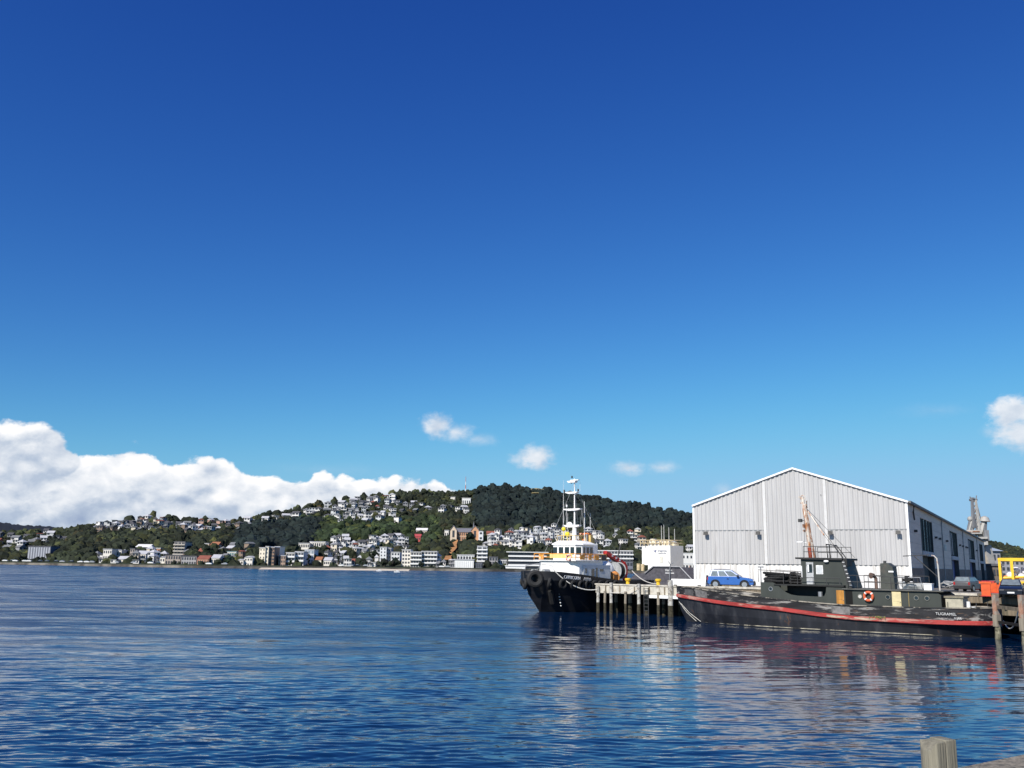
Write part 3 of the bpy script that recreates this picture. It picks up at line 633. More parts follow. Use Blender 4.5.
hull([(-.86, 21.6, K(HBr, .03), [(x, z + .005) for x, z in Zbt]), (-.86, 21.6, K(HBr, .03), [(x, z + .07) for x, z in Zbt]), (-.7, 21.4, K(HBr, -.18), [(x, z + .07) for x, z in Zbt]), (-.7, 21.4, K(HBr, -.18), [(x, z + .005) for x, z in Zbt])], close_bottom=False).build('cap_rail', mat('bleached_cap_rail', (.30, .27, .22), .8, .3, scale=2, dirt=(.03, .03, .03), dirt_lo=.45, dirt_hi=.55, dirt_scale=.9), ship)
mb = MB(); xs = np.linspace(-.6, 21.4, 40); row = [[(x, s * max(.01, lerp(x, HBr) - .15), lerp(x, Zbt) - .32) for x in xs] for s in (-1, 1)]
mb.add(row[0] + row[1], [(i, i + 1, 41 + i, 40 + i) for i in range(39)]); mb.build('deck', DECKW, ship)
# bare patches where the bulwark paint is gone
for x0, x1, c_ in ((1.35, 2.5, (.20, .195, .19)), (11.9, 13.1, (.26, .25, .24)), (.2, 1.1, (.09, .09, .09))):
    xs = np.linspace(x0, x1, 6); mb = MB()
    mb.add([(x, -(lerp(x, HBr) - .06 + .055 * j) - .012, lerp(x, Zrt) + (.04 if j == 0 else (lerp(x, Zbt) - lerp(x, Zrt)) * .86)) for x in xs for j in (0, 1)], [(2 * i, 2 * i + 2, 2 * i + 3, 2 * i + 1) for i in range(5)])
    mb.build('bare_patch', mat('bare_grey_%d' % int(x0 * 10), c_, .8, .3, 1.5, dirt=(.05, .05, .05), dirt_lo=.4, dirt_hi=.7, dirt_scale=1.3), ship)
xs = np.linspace(11.6, 15.3, 24); mb = MB()
mb.add([(x, -(lerp(x, HBr) + .095) - .006, lerp(x, Zrt) - (.07 if j else .17 - .05 * math.sin(x * 3))) for x in xs for j in (0, 1)], [(2 * i, 2 * i + 2, 2 * i + 3, 2 * i + 1) for i in range(23)])
mb.build('bare_timber', mat('bare_strake_timber', (.44, .33, .24), .85, .3, 3, dirt=(.38, .06, .05), dirt_lo=.52, dirt_hi=.6, dirt_scale=2.2, streak=(.6, 1, 2)), ship)
mb = MB()
for q in range(26):
    x = 15.0 + random.gauss(0, .22); z0_ = lerp(x, Zrt) - .04; mb.tube([(x, -2.52, z0_), (x + random.uniform(-.06, .06), -2.6, z0_ + random.uniform(.02, .12)), (x + random.uniform(-.08, .08), -2.66, z0_ + random.uniform(-.08, .1))], [.03, .02, .005], 4)
mb.build('weed_tuft', mat('dry_weed', (.20, .19, .06), .9, .4, 6), ship)
# pale water line and the white draft lines at the bow
xs = np.linspace(.1, 19.5, 60); mb = MB()
hb1 = lambda x: lerp(x, HBw)
mb.add([(x, -hb1(x) - .03, z) for x in xs for z in (.06, .11)], [(2 * i, 2 * i + 2, 2 * i + 3, 2 * i + 1) for i in range(59)])
mb.build('boot_line', mat('pale_boot_line', (.32, .29, .22), .8, .4, 2, dirt=(.02, .02, .02), dirt_lo=.45, dirt_hi=.6), ship)
for s in (0, 1):
    MB().tube([(-.45 + s * .25, -.33 - .22 * s, 1.45 - .1 * s), (.2 + .3 * s, -.4 - .2 * s, .7), (1.1 + .5 * s, -.62 - .26 * s, .1)], .018, 5).build('bow_chain', ROPE, ship)
# raised steel side plate with the swept cut-out, and the long deckhouse
ZC = [(6.72, 3.05), (7.6, 3.05), (7.9, 2.93), (8.2, 2.66), (8.55, 2.40), (8.9, 2.26), (9.4, 2.20), (11.0, 2.18), (11.2, 2.24), (11.32, 2.5), (11.36, 2.84), (12.6, 2.80)]
xs = sorted(set([x for x, _ in ZC] + list(np.linspace(6.72, 12.6, 40))))
for s in (-1, 1):
    mb = MB().prism([(x, lerp(x, ZC)) for x in xs] + [(12.6, 1.3), (6.72, 1.45)], 'y', s * 1.74, s * 1.68)
    mb.build('side_plate', GREEN, ship)
bx(6.72, 6.78, -1.67, 1.67, 1.5, 3.02).build('front_plate', GREEN, ship)
bx(7.7, 12.55, -1.80, 1.80, 2.86, 2.96).build('bridge_deck', mat('dark_deck_edge', (.02, .021, .02), .7), ship)
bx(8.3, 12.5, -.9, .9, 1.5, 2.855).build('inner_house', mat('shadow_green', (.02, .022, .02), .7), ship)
MB().tube([(10.85, -1.5, 2.0), (10.85, -1.5, 2.5)], .15, 10).build('vent_post', STEEL, ship)
pr_ = MB().torus((7.05 + .4, -1.745, 2.6), .13, .03, (0, 1, 0), 14, 6); p_ = pr_.build('porthole', STEEL, ship)
MB().tube([(7.45, -1.75, 2.6), (7.45, -1.742, 2.6)], .12, 14).build('glass', GLASS, p_)
mb = MB().prism([(12.6, 1.3), (12.6, 2.70), (18.3, 2.66), (18.55, 2.5), (18.55, 1.3)], 'y', -1.70, 1.70); mb.build('deckhouse', GREEN, ship)
bx(12.45, 18.75, -1.85, 1.85, 2.70, 2.77).build('house_roof', mat('house_roof_grey', (.10, .10, .09), .7, .2), ship)
for x, c_, open_ in ((13.56, 1, 1), (15.33, 0, 0), (17.08, 0, 0), (17.72, 0, 0)):
    p_ = MB().torus((x, -1.72, 2.28), .135, .028, (0, 1, 0), 14, 6).build('porthole', mat('porthole_rim', (.16, .16, .14), .5), ship)
    MB().tube([(x, -1.726, 2.28), (x, -1.712, 2.28)], .12, 14).build('glass', mat('covered_port', (.55, .54, .5), .6) if c_ else GLASS, p_)
WOODD = mat('varnished_door', (.46, .21, .04), .5, .3, scale=3, streak=(1, 1, .2)); CREAMD = mat('cream_door', (.62, .53, .30), .6, .12, scale=3)
def panel_door(x0, x1, m_, lab):
    d = bx(x0, x1, -1.765, -1.71, 1.42, 2.64).build('door', m_, ship, label=lab)
    for z0, z1 in ((1.5, 1.95), (2.05, 2.55)): bx(x0 + .09, x1 - .09, -1.778, -1.767, z0, z1).build('door_panel', m_, d)
    MB().sphere((x1 - .06, -1.79, 2.0), .03, 8, 6).build('handle', STEEL, d)
panel_door(12.02, 12.52, WOODD, 'varnished orange brown door'); panel_door(15.6, 16.16, CREAMD, 'cream painted door')
bx(12.6, 13.07, -1.716, -1.704, 1.4, 2.62).build('open_doorway', mat('black_opening', (.004, .004, .004), .9, .1), ship)
bx(16.6, 16.63, -1.72, -1.703, 1.4, 2.65).build('panel_seam', mat('ochre_seam', (.3, .22, .08), .8), ship)
# wheelhouse
mb = MB().prism([(9.55, 2.965), (9.55, 4.66), (12.28, 4.60), (12.75, 2.80), (12.62, 2.78)], 'y', -1.38, 1.38); wh = mb.build('wheelhouse', GREEN, ship)
MB().prism([(9.22, 4.66), (9.22, 4.78), (12.45, 4.74), (12.45, 4.60)], 'y', -1.55, 1.55).build('wheelhouse_roof', mat('black_roof', (.022, .022, .022), .6), ship)
d = bx(9.92, 10.42, -1.43, -1.383, 2.98, 4.45).build('wheelhouse_door', mat('pale_door', (.42, .43, .43), .6, .2, dirt=(.2, .2, .2)), ship)
bx(10.0, 10.34, -1.442, -1.432, 3.75, 4.32).build('door_window', GLASS, d); bx(10.02, 10.12, -1.446, -1.443, 3.8, 4.3).build('glare_strip', WHITE, d)
w_ = bx(10.60, 11.08, -1.42, -1.383, 3.66, 4.26).build('window', mat('window_white_frame', (.72, .72, .7), .5), ship)
bx(10.66, 11.02, -1.43, -1.421, 3.72, 4.20).build('pane', mat('pale_pane', (.55, .57, .57), .15, .1), w_)
for y0, y1 in ((-1.2, -.5), (-.35, .35), (.5, 1.2)): bx(9.52, 9.548, y0, y1, 3.75, 4.4).build('front_window', GLASS, ship)
MB().tube([(9.60, -1.41, 3.4), (9.60, -1.41, 4.2)], .035, 6).build('grab_rail', WHITE, ship)
MB().prism([(12.30, 4.62), (12.52, 4.62), (12.98, 2.85), (12.78, 2.80)], 'y', -1.42, -1.22).build('ladder_stringer', WIRE, ship)
for q in range(7):
    x = 12.47 + q * .07; z = 4.45 - q * .25; bx(x - .05, x + .1, -1.47, -1.43, z, z + .04).build('ladder_rung', WHITE, ship)
bx(12.35, 12.68, -1.3, -.2, 4.2, 4.72).build('searchlight_box', mat('black_roof', (0, 0, 0)), ship)
MB().sphere((11.35, -1.5, 4.52), (.18, .1, .09), 10, 6).build('deck_lamp', WHITE, ship)
# roof rails, mast and boom
def rail(mb, pts_, r=.022, h=None):
    mb.tube(pts_, r, 5); return mb
mb = MB()
for y in (-1.35, 1.35):
    for z in (5.16, 5.52): rail(mb, [(9.75, y, z), (12.1, y, z)])
    for x in (9.75, 10.6, 11.45, 12.1): rail(mb, [(x, y, 4.76), (x, y, 5.52)])
mb.build('roof_rail', WIRE, ship)
mb = MB()
for y in (-1.2, -.6): rail(mb, [(11.35, y, 4.76), (11.3, y, 5.68), (11.8, y, 5.6), (12.4, y, 4.76)], .04)
rail(mb, [(11.3, -1.2, 5.65), (11.3, -.6, 5.65)], .04); rail(mb, [(11.8, -1.2, 5.58), (11.8, -.6, 5.58)], .04); mb.build('boom_crutch', WIRE, ship)
MASTM = mat('rusty_white_mast', (.64, .58, .50), .7, .25, scale=2.2, dirt=(.36, .13, .035), dirt_lo=.47, dirt_hi=.60, dirt_scale=3.0, streak=(1, 1, .35))
RUSTB = mat('red_brown_mast_foot', (.30, .06, .03), .7, .3)
mast = MB().tube([(9.66, 0, 5.5), (9.5, 0, 7.4), (9.32, 0, 9.0)], [.14, .13, .10], 10).build('mast', MASTM, ship)
MB().tube([(9.72, 0, 4.74), (9.665, 0, 5.48)], .13, 10).build('mast_foot', RUSTB, mast)
MB().tube([(9.98, .1, 4.74), (9.75, .05, 6.6), (9.52, 0, 8.5)], [.08, .075, .06], 8).build('mast_leg', mat('rust_brown', (.20, .10, .06), .8, .4, dirt=(.45, .4, .35), dirt_lo=.5, dirt_hi=.6), mast)
mb = MB().torus((9.36, 0, 8.95), .17, .035, (0, 1, 0), 12, 6).tube([(9.1, 0, 8.95), (9.1, 0, 9.08)], .06, 6).tube([(9.2, 0, 8.6), (9.62, 0, 8.4)], .06, 6).tube([(9.45, 0, 8.25), (9.62, 0, 8.25), (9.62, 0, 8.75)], .05, 6)
mb.build('mast_head', MASTM, mast)
MB().box(8.98, 9.22, -.12, .12, 7.25, 7.47).tube([(9.2, 0, 7.36), (9.5, 0, 7.36)], .025, 5).build('mast_lamp', WIRE, mast)
MB().box(8.8, 9.25, -.08, .08, 5.83, 5.9).tube([(9.2, 0, 5.82), (9.6, 0, 5.78)], .025, 5).build('lamp_bracket', WHITE, mast)
MB().box(9.3, 9.42, -.15, .15, 6.85, 7.1).box(9.32, 9.44, -.2, .2, 6.55, 6.7).build('mast_band', mat('rust_brown', (0, 0, 0)), mast)
MB().tube([(9.72, -.1, 8.0), (11.0, -.7, 6.3)], .045, 6).build('boom', MASTM, mast)
for p_, q_ in (((9.6, 0, 8.15), (12.45, -1.3, 4.8)), ((9.5, 0, 8.3), (12.4, 1.2, 4.8)), ((11.0, -.7, 6.3), (11.6, -.9, 5.6)), ((9.4, 0, 7.9), (9.8, -1.3, 4.8))):
    MB().tube([p_, q_], .013 if p_[0] != 9.6 else .022, 4).build('stay', WIRE, mast)
# funnel, rails aft, davit, stern locker
fu = MB().prism([(14.52, 2.775), (14.58, 4.42), (15.02, 4.46), (15.35, 4.22), (15.45, 2.775)], 'y', -.45, .45).build('funnel', mat('funnel_green', (.055, .06, .052), .6, .2, dirt=(.12, .09, .07), dirt_lo=.55, dirt_hi=.75), ship)
bx(15.1, 15.42, -.5, -.45, 3.85, 3.95).build('funnel_lamp', WHITE, fu); MB().tube([(14.75, 0, 4.4), (14.75, 0, 4.6)], .1, 8).build('exhaust_pipe', WIRE, fu)
MB().tube([(14.3, -.6, 2.775), (14.3, -.6, 3.45), (14.2, -.75, 3.62), (14.08, -.95, 3.62)], [.1, .1, .14, .2], 10).build('cowl_vent', mat('brown_cowl', (.14, .09, .07), .7, .3), ship)
mb = MB()
for z in (3.2, 3.62): rail(mb, [(12.75, -1.78, z), (14.3, -1.78, z), (17.0, -1.78, z - .12 if z > 3.5 else z - .05)])
for x in np.arange(12.75, 17.1, .71): rail(mb, [(x, -1.78, 2.77), (x, -1.78, 3.62 - max(0, x - 14.3) * .045)])
for z in (3.2, 3.62): rail(mb, [(12.75, 1.78, z), (17.0, 1.78, z)])
for x in np.arange(12.75, 17.1, .71): rail(mb, [(x, 1.78, 2.77), (x, 1.78, 3.62)])
mb.build('deck_rail', WIRE, ship)
mb = MB()
rail(mb, [(6.5, -1.55, 3.06), (6.5, -1.55, 3.9), (9.4, -1.45, 3.75)]); rail(mb, [(6.5, 1.55, 3.06), (6.5, 1.55, 3.9), (9.4, 1.45, 3.75)])
for x in (7.4, 8.3, 9.3): rail(mb, [(x, -1.5, 2.97), (x, -1.5, 3.82)])
rail(mb, [(9.6, -1.78, 3.42), (12.3, -1.78, 3.42)]); [rail(mb, [(x, -1.78, 2.96), (x, -1.78, 3.42)]) for x in (10.5, 11.4, 12.3)]
mb.build('fore_rail', WIRE, ship)
MB().tube([(6.62, -1.4, 3.02), (6.62, -1.4, 4.08)], .03, 6).box(6.45, 6.8, -1.48, -1.32, 4.05, 4.13).build('fore_lamp_post', STEEL, ship)
MB().tube([(18.32, -.9, 2.3), (18.3, -.9, 4.2), (18.26, -.9, 4.75), (18.1, -.9, 4.93), (17.95, -.9, 4.95)], [.055, .05, .045, .04, .035], 9).build('davit', mat('white_davit', (.50, .48, .44), .6, .1, dirt=(.30, .14, .07), dirt_lo=.48, dirt_hi=.7, dirt_scale=2.5), ship)
MB().tube([(17.8, -.9, 4.98), (16.2, -.9, 4.9)], .03, 5).tube([(16.9, -.9, 4.9), (18.25, -.9, 3.6)], .03, 5).build('davit_stay', WIRE, ship)
lk = bx(18.75, 19.75, -1.5, -.2, 1.42, 2.34).build('stern_locker', mat('buff_locker', (.42, .39, .30), .7, .15, dirt=(.2, .17, .12), dirt_lo=.6, dirt_hi=.7), ship)
bx(18.68, 19.82, -1.58, -.12, 2.345, 2.46).build('lid', mat('locker_lid', (.2, .18, .13), .8), lk)
MB().tube([(20.0, -1.25, 1.4), (20.0, -1.25, 2.15)], [.13, .1], 9).tube([(20.25, -1.1, 1.4), (20.25, -1.1, 1.85)], [.12, .12], 9).build('stern_bitts', WHITE, ship)
mb = MB()
for x, y in ((19.0, -2.05), (20.5, -1.5), (21.2, -.6), (21.2, .6), (20.5, 1.5)): rail(mb, [(x, y, 1.6), (x, y, 2.1)])
mb.build('stern_stanchions', WIRE, ship)
LET = mat('worn_white_letters', (.55, .55, .54), .7, .2, 8)
lettering('TUGRAMEL', .23, LET, ship, (18.35, -2.43, 1.32), name='lettering', sx_=1.02)
lettering('A-AR', .2, LET, ship, (19.32, -2.215, 1.08), rot=(math.pi / 2, 0, .19), name='lettering')
# things lying on or hanging from the ship
def on_ship(x, y, z): return Vector((13.4 + math.cos(BA) * x - math.sin(BA) * y, 72.8 + math.sin(BA) * x + math.cos(BA) * y, z))
lb = thing('lifebuoy', 'orange lifebuoy hung on the dark green deckhouse of the black ship', 'lifebuoy', on_ship(14.14, -1.83, 2.30), BA)
MB().torus((0, 0, 0), .265, .085, (0, 1, 0), 24, 10).build('ring', mat('lifebuoy_orange', (.62, .12, .045), .6, .12), lb)
for a_ in (.7, 2.3, 3.9, 5.4):
    MB().tube([(math.cos(a_) * .265 - .04 * math.sin(a_), 0, math.sin(a_) * .265 + .04 * math.cos(a_)), (math.cos(a_) * .265 + .04 * math.sin(a_), 0, math.sin(a_) * .265 - .04 * math.cos(a_))], .092, 10).build('band', WHITE, lb)
sk = thing('dinghy', 'small white dinghy stowed on the after roof of the black ship', 'dinghy', on_ship(15.85, -.85, 2.80), BA)
h_ = [(0, .05), (.25, .32), (.7, .48), (1.3, .46), (1.55, .38)]
hull([(.25, 1.5, [(0, .05), (1.5, .2)], [(0, .02), (2, .02)]), (.08, 1.55, K(h_, -.12), [(0, .22), (2, .18)]), (0, 1.6, h_, [(0, .5), (.8, .4), (2, .4)]), (.05, 1.55, K(h_, -.05), [(0, .5), (.8, .4), (2, .4)])], n=14).build('hull', WHITE, sk)
MB().torus((.8, 0, .42), .3, .03, (0, 0, 1), 12, 5).build('gunwale_rope', mat('dark_net', (.02, .02, .02), .9), sk)
MB().box(.35, .85, -.5, .1, .5, .68).box(.5, .66, -.55, .0, .4, .82).build('cover', mat('dark_net', (0, 0, 0)), sk)
MB().tube([(0, -.35, .0), (0, -.35, .75), (1.4, -.35, .75), (1.5, -.35, 0)], .03, 6).build('cradle', STEEL, sk)
wb = thing('fish_bin', 'white box beside the dinghy on the black ship', 'box', on_ship(17.7, -1.1, 2.775), BA)
bx(-.22, .25, -.25, .25, .0, .36).build('bin', WHITE, wb); bx(-.25, .28, -.28, .28, .365, .42).build('lid', WHITE, wb)
NET = mat('dark_net_heap', (.022, .022, .022), .95, .6, 8, bump=.8)
def coil(label, x, y, n_, R):
    t_ = thing('rope_coil', label, 'rope coil', on_ship(x, y, 2.97), BA)
    for i in range(n_): MB().torus((random.uniform(-.05, .05), random.uniform(-.05, .05), .08 + i * .145), R * random.uniform(.9, 1.05), .085, (random.uniform(-.1, .1), random.uniform(-.1, .1), 1), 20, 7).build('turn', NET, t_)
    MB().sphere((0, 0, .0 + .07 * n_), (R * .85, R * .85, .075 * n_), 14, 8).build('core', NET, t_)
coil('wide black rope coil heaped on the foredeck of the black ship', 7.55, -.75, 5, .85)
coil('black rope coil between the wide heap and the netting frame', 8.45, -.2, 4, .62)
t_ = thing('slatted_raft', 'black slatted float rack just ahead of the green wheelhouse', 'float rack', on_ship(9.05, -.7, 2.97), BA)
for i in range(4): bx(-.42, .44, -.5, .5, .06 + i * .19, .17 + i * .19).build('slat', NET, t_)
for x in (-.4, .36): bx(x, x + .06, -.45, .45, 0, .83).build('upright', WIRE, t_)

# ------------------------------------------------------------------ black and white harbour tug
TA = math.atan2(.745, .667); TO = Vector((1.3, 83.2, 0))
def on_tug(x, y, z): return Vector((TO.x + math.cos(TA) * x - math.sin(TA) * y, TO.y + math.sin(TA) * x + math.cos(TA) * y, z))
tug = thing('harbour_tug', 'black hulled tug with white wheelhouse, tyre fenders and tall white mast', 'tug boat', TO, TA)
TZ = [(0, 3.55), (2, 3.48), (6.5, 3.02), (10, 2.72), (18, 2.75)]
TD = [(.75, .25), (.95, 1.1), (1.35, 1.7), (2.0, 2.25), (3.4, 2.95), (6, 3.2), (13, 3.2), (15.5, 2.9), (16.8, 2.2), (17.2, .8)]
TW = [(2.0, .05), (3, .9), (4.5, 1.9), (7, 2.75), (10, 3.0), (14, 2.8), (16.6, 1.9), (17, .8)]
TM = [(x, .5 * lerp(x, TD) + .5 * (lerp(x, TW) if x > 2 else 0)) for x in np.arange(1.2, 17.1, .4)]
YC = -.1
hull([(2.6, 16.6, K(TW, -.2), [(0, -.8), (20, -.8)]), (2.0, 17, TW, [(0, 0), (20, 0)]), (1.3, 17.1, TM, [(0, 1.6), (8, 1.2), (20, 1.1)]), (0.8, 17.2, K(TD, -.03), [(x, z - .75) for x, z in TZ]), (.75, 17.2, TD, TZ), (.87, 17.1, K(TD, -.14), TZ), (.89, 17.1, K(TD, -.16), [(x, z - .6) for x, z in TZ])], yc=YC).build('hull', BLACKP, tug)
mb = MB(); xs = np.linspace(1, 17, 30)
mb.add([(x, YC + s * (lerp(x, TD) - .15), lerp(x, TZ) - .5) for s in (-1, 1) for x in xs], [(i, i + 1, 31 + i, 30 + i) for i in range(29)]); mb.build('deck', mat('tug_deck', (.16, .17, .15), .8), tug)
def tyre(x, z, R, r, side=-1, y=None, ax=None):
    yy = y if y is not None else YC + side * (lerp(x, TD) + r * .45 - .1 * (3 - z) * 0)
    o = MB().torus((x, yy, z), R, r, ax or (0.12, 1, .1), 22, 9).build('tyre_fender', RUBBER, tug)
    MB().tube([(x, yy + .1, z + R + .0), (x, yy + .2, lerp(max(0, x), TZ) - .03)], .025, 4).build('chain', WIRE, o); return o
tyre(.55, 2.85, .52, .25, y=-.75, ax=(-.7, -.72, .1)); tyre(.75, 2.4, .34, .16, y=.6, ax=(-.8, .55, 0))
MB().tube([(.75, .4, 3.2), (.65, -.1, 3.15), (.75, -.5, 3.2)], .14, 9).build('bow_pad', RUBBER, tug)
tyre(1.3, 2.5, .36, .14, ax=(-.5, 1, .15)); tyre(2.2, 2.45, .34, .13)
for x in (3.1, 3.95, 4.8, 5.65, 6.5, 7.6, 8.8): tyre(x, 2.38, .30, .12, ax=(0, 1, .15))
for x in (3, 5, 7, 9, 11, 13): tyre(x, 2.5, .32, .13, 1, ax=(0, 1, -.1))
MB().tube([(1.8, -1.45, 1.9), (2.4, -1.2, .8)], .26, 7).tube([(1.2, -.4, 2.2), (1.9, -.2, .9)], .2, 7).build('bow_fender', RUBBER, tug)
for i in range(5): bx(2.6, 2.68, -2.0 + .06 * i, -1.9 + .06 * i, .55 + i * .25, .63 + i * .25).build('draft_mark', WHITE, tug)
# deckhouse, wheelhouse
WHT = mat('tug_white', (.84, .83, .80), .4, .04); GRYW = mat('tug_pale_grey', (.60, .62, .62), .5, .06)
mb = MB().prism([(3.9, -1.7), (4.4, -2.6), (7.9, -2.6), (7.9, 2.0), (4.4, 2.0), (3.9, 1.4)], 'z', 2.9, 4.42); mb.build('deckhouse', WHT, tug)
bx(4.9, 9.0, -2.66, -2.61, 2.7, 4.1).build('side_panel', GRYW, tug)
for x0, x1, z0, z1 in ((5.2, 5.4, 3.4, 3.8), (6.1, 6.5, 3.1, 3.75), (6.75, 7.0, 2.9, 3.85), (7.35, 7.9, 3.55, 3.75)): bx(x0, x1, -2.69, -2.662, z0, z1).build('side_window', GLASS, tug)
bx(7.9, 9.0, -2.6, 1.9, 2.6, 4.1).build('after_house', GRYW, tug)
bx(3.7, 8.0, -2.75, 2.15, 4.425, 4.50).build('bridge_deck', WHT, tug)
CANV = mat('yellow_canvas', (.78, .60, .22), .8, .1); mb = MB()
bx(3.68, 3.73, -2.35, .2, 4.66, 5.02).build('canvas_dodger', CANV, tug)
bx(3.68, 3.72, .95, 1.45, 4.52, 4.98).build('orange_dodger', mat('orange_canvas', (.72, .30, .05), .8, .3, 3, dirt=(.7, .6, .4), dirt_lo=.55, dirt_hi=.6, dirt_scale=2.5), tug)
mb = MB()
for z in (4.75, 5.05): mb.tube([(3.75, 2.1, z), (3.75, -2.7, z), (8.3, -2.7, z)], .035, 5)
for x, y in [(3.75, 2.1), (3.75, 1.5), (3.75, 1.0)] + [(3.75, -1.6), (3.75, -2.15), (3.75, -2.7)] + [(3.75 + .76 * i, -2.7) for i in range(1, 7)]: mb.tube([(x, y, 4.5), (x, y, 5.05)], .035, 5)
mb.build('bridge_rail', mat('orange_rail', (.75, .33, .06), .5), tug)
bx(4.3, 5.0, -2.76, -2.72, 4.55, 4.98).build('rail_board', mat('orange_canvas', (0, 0, 0)), tug); bx(6.4, 7.1, -2.76, -2.72, 4.55, 4.98).build('rail_board', mat('orange_canvas', (0, 0, 0)), tug)
bx(5.6, 6.0, -2.76, -2.72, 4.55, 5.0).build('rail_board', mat('orange_canvas', (0, 0, 0)), tug); bx(7.5, 8.2, -2.76, -2.72, 4.5, 5.0).build('dark_board', WIRE, tug)
P_ = [(4.85, .75), (5.35, 1.05), (7.05, 1.05), (7.05, -2.2), (5.35, -2.2), (4.85, -1.75)]
def scale_poly(P, q): cx = sum(p[0] for p in P) / len(P); cy = sum(p[1] for p in P) / len(P); return [(cx + (p[0] - cx) * q, cy + (p[1] - cy) * q) for p in P]
whs = MB().prism(P_, 'z', 4.505, 5.86).build('wheelhouse', WHT, tug)
mb = MB(); Pa, Pb, Pc = scale_poly(P_, 1.09), scale_poly(P_, 1.07), scale_poly(P_, .72)
mb.add([(*p, 5.865) for p in Pa] + [(*p, 5.98) for p in Pb] + [(*p, 6.25) for p in Pc], [tuple(range(6)), (12, 13, 14, 15, 16, 17)] + [(i + 6 * j, (i + 1) % 6 + 6 * j, 6 * (j + 1) + (i + 1) % 6, 6 * (j + 1) + i) for j in (0, 1) for i in range(6)])
mb.build('wheelhouse_roof', WHT, tug)
def wall_window(a_, b_, z0, z1, parent, name='window', out=.02, m_=GLASS):
    """a pane standing just proud of the wall from a_ to b_ (outside on the right hand of a->b)"""
    a_, b_ = Vector((*a_, 0)), Vector((*b_, 0)); d = (b_ - a_).normalized(); nrm = Vector((d.y, -d.x, 0)) * out
    V = [a_, b_, b_ + nrm, a_ + nrm]
    return MB().add([(p.x, p.y, z) for z in (z0, z1) for p in V], [(0, 1, 2, 3), (4, 5, 6, 7), (0, 1, 5, 4), (2, 3, 7, 6), (0, 3, 7, 4), (1, 2, 6, 5)]).build(name, m_, parent)
for y0, y1 in ((.75, .28), (.10, -.42), (-.60, -1.10), (-1.25, -1.68)): wall_window((4.85, y0), (4.85, y1), 5.0, 5.66, tug)
wall_window((4.93, -1.82), (5.27, -2.13), 5.0, 5.66, tug)
for x0, x1 in ((5.5, 5.8), (5.98, 6.35), (6.5, 6.9)): wall_window((x0, -2.2), (x1, -2.2), 5.0, 5.66, tug)
wall_window((4.93 + .37, 1.31), (4.9, 1.0), 5.0, 5.66, tug)
# mast with its platforms, whips and lights
mast = MB().tube([(6.6, -.35, 6.24), (6.6, -.35, 7.5)], [.24, .19], 12).build('mast', WHT, tug)
MB().tube([(6.6, -.35, 7.5), (6.6, -.35, 9.2), (6.6, -.33, 12.0)], [.085, .065, .045], 8).build('topmast', WHT, mast)
for z, a_, b_, th in ((7.62, -1.0, .75, .10), (9.15, -1.1, .85, .07), (10.72, -.75, .62, .06), (11.75, -.55, .4, .05)):
    MB().prism([(a_, z - .02), (-.5, z - .12), (.25, z - .12), (b_, z - .02), (b_, z + th), (a_, z + th)], 'x', 6.4, 6.8).build('crosstree', WHT, mast)
MB().sphere((6.6, .25, 7.85), (.22, .28, .16), 10, 6).box(6.5, 6.7, -.1, .5, 7.7, 7.85).build('radar', WHT, mast)
MB().box(6.5, 6.7, -.85, .1, 11.82, 11.9).build('radar_bar', WHT, mast)
for y, z in ((.8, 10.8), (-.85, 10.8), (-.12, 12.05), (-.05, 11.55), (.5, 9.4)): MB().tube([(6.5, y, z), (6.5, y, z + .2)], .075, 8).build('signal_lamp', WIRE if z != 9.4 else WHT, mast)
for x, y, z0, z1, r in ((6.5, .9, 6.2, 10.6, .028), (7.3, -.95, 6.2, 9.9, .04), (9.0, -.35, 4.2, 8.9, .03), (8.4, -.2, 4.2, 9.2, .02), (6.3, .35, 7.7, 9.7, .02), (6.4, .3, 6.2, 8.8, .018), (6.5, .9, 10.6, 11.9, .012), (6.9, -.75, 10.8, 11.7, .012)):
    MB().tube([(x, y, z0), (x, y, z1)], [r, r * .6], 5).build('whip_aerial', WHT, mast)
for y, z, r in ((.42, 7.32, .20), (-.02, 6.85, .23)):
    MB().sphere((5.95, y, z), r, 12, 8).tube([(5.95, y, z - r), (5.95, y, 6.2)], .03, 5).build('signal_ball', mat('signal_yellow', (.85, .68, .03), .4, .05), tug)
mb = MB()
for y in (-1.2, -.6, .4, .9): mb.tube([(5.6, y, 6.0), (5.6, y, 6.75)], .03, 5)
mb.tube([(5.6, -1.2, 6.72), (5.6, .9, 6.72)], .03, 5).tube([(5.6, -1.2, 6.72), (7.2, -1.2, 6.72), (7.2, -1.2, 6.0)], .03, 5); mb.build('roof_rail', mat('tan_rail', (.6, .42, .15), .6), tug)
MB().box(7.7, 8.5, -1.1, .0, 5.955, 6.5).tube([(8.1, -1.0, 6.75), (8.1, .1, 6.75)], .3, 12).build('life_raft', mat('orange_raft', (.62, .20, .06), .6, .3, 3, dirt=(.7, .6, .5), dirt_lo=.55, dirt_hi=.6), tug)
bx(7.4, 8.6, -1.5, 1.0, 4.1, 5.95).build('funnel_casing', WHT, tug); MB().tube([(7.6, -1.0, 5.9), (7.6, -1.0, 6.9)], .11, 8).build('exhaust_stack', STEEL, tug)
mb = MB()
for p_, q_ in (((6.6, -.35, 11.6), (1.6, -.1, 3.6)), ((6.6, -.35, 11.6), (9.2, 1.1, 5.9)), ((6.6, -.35, 11.6), (9.2, -1.5, 5.9)), ((6.6, -1.2, 9.1), (6.0, -2.1, 6.0)), ((6.6, .6, 9.1), (6.0, 1.1, 6.0)), ((6.6, -1.0, 7.6), (6.6, -1.2, 9.1)), ((6.6, -.35, 10.7), (16.5, 0, 3.2))): mb.tube([p_, q_], .012, 4)
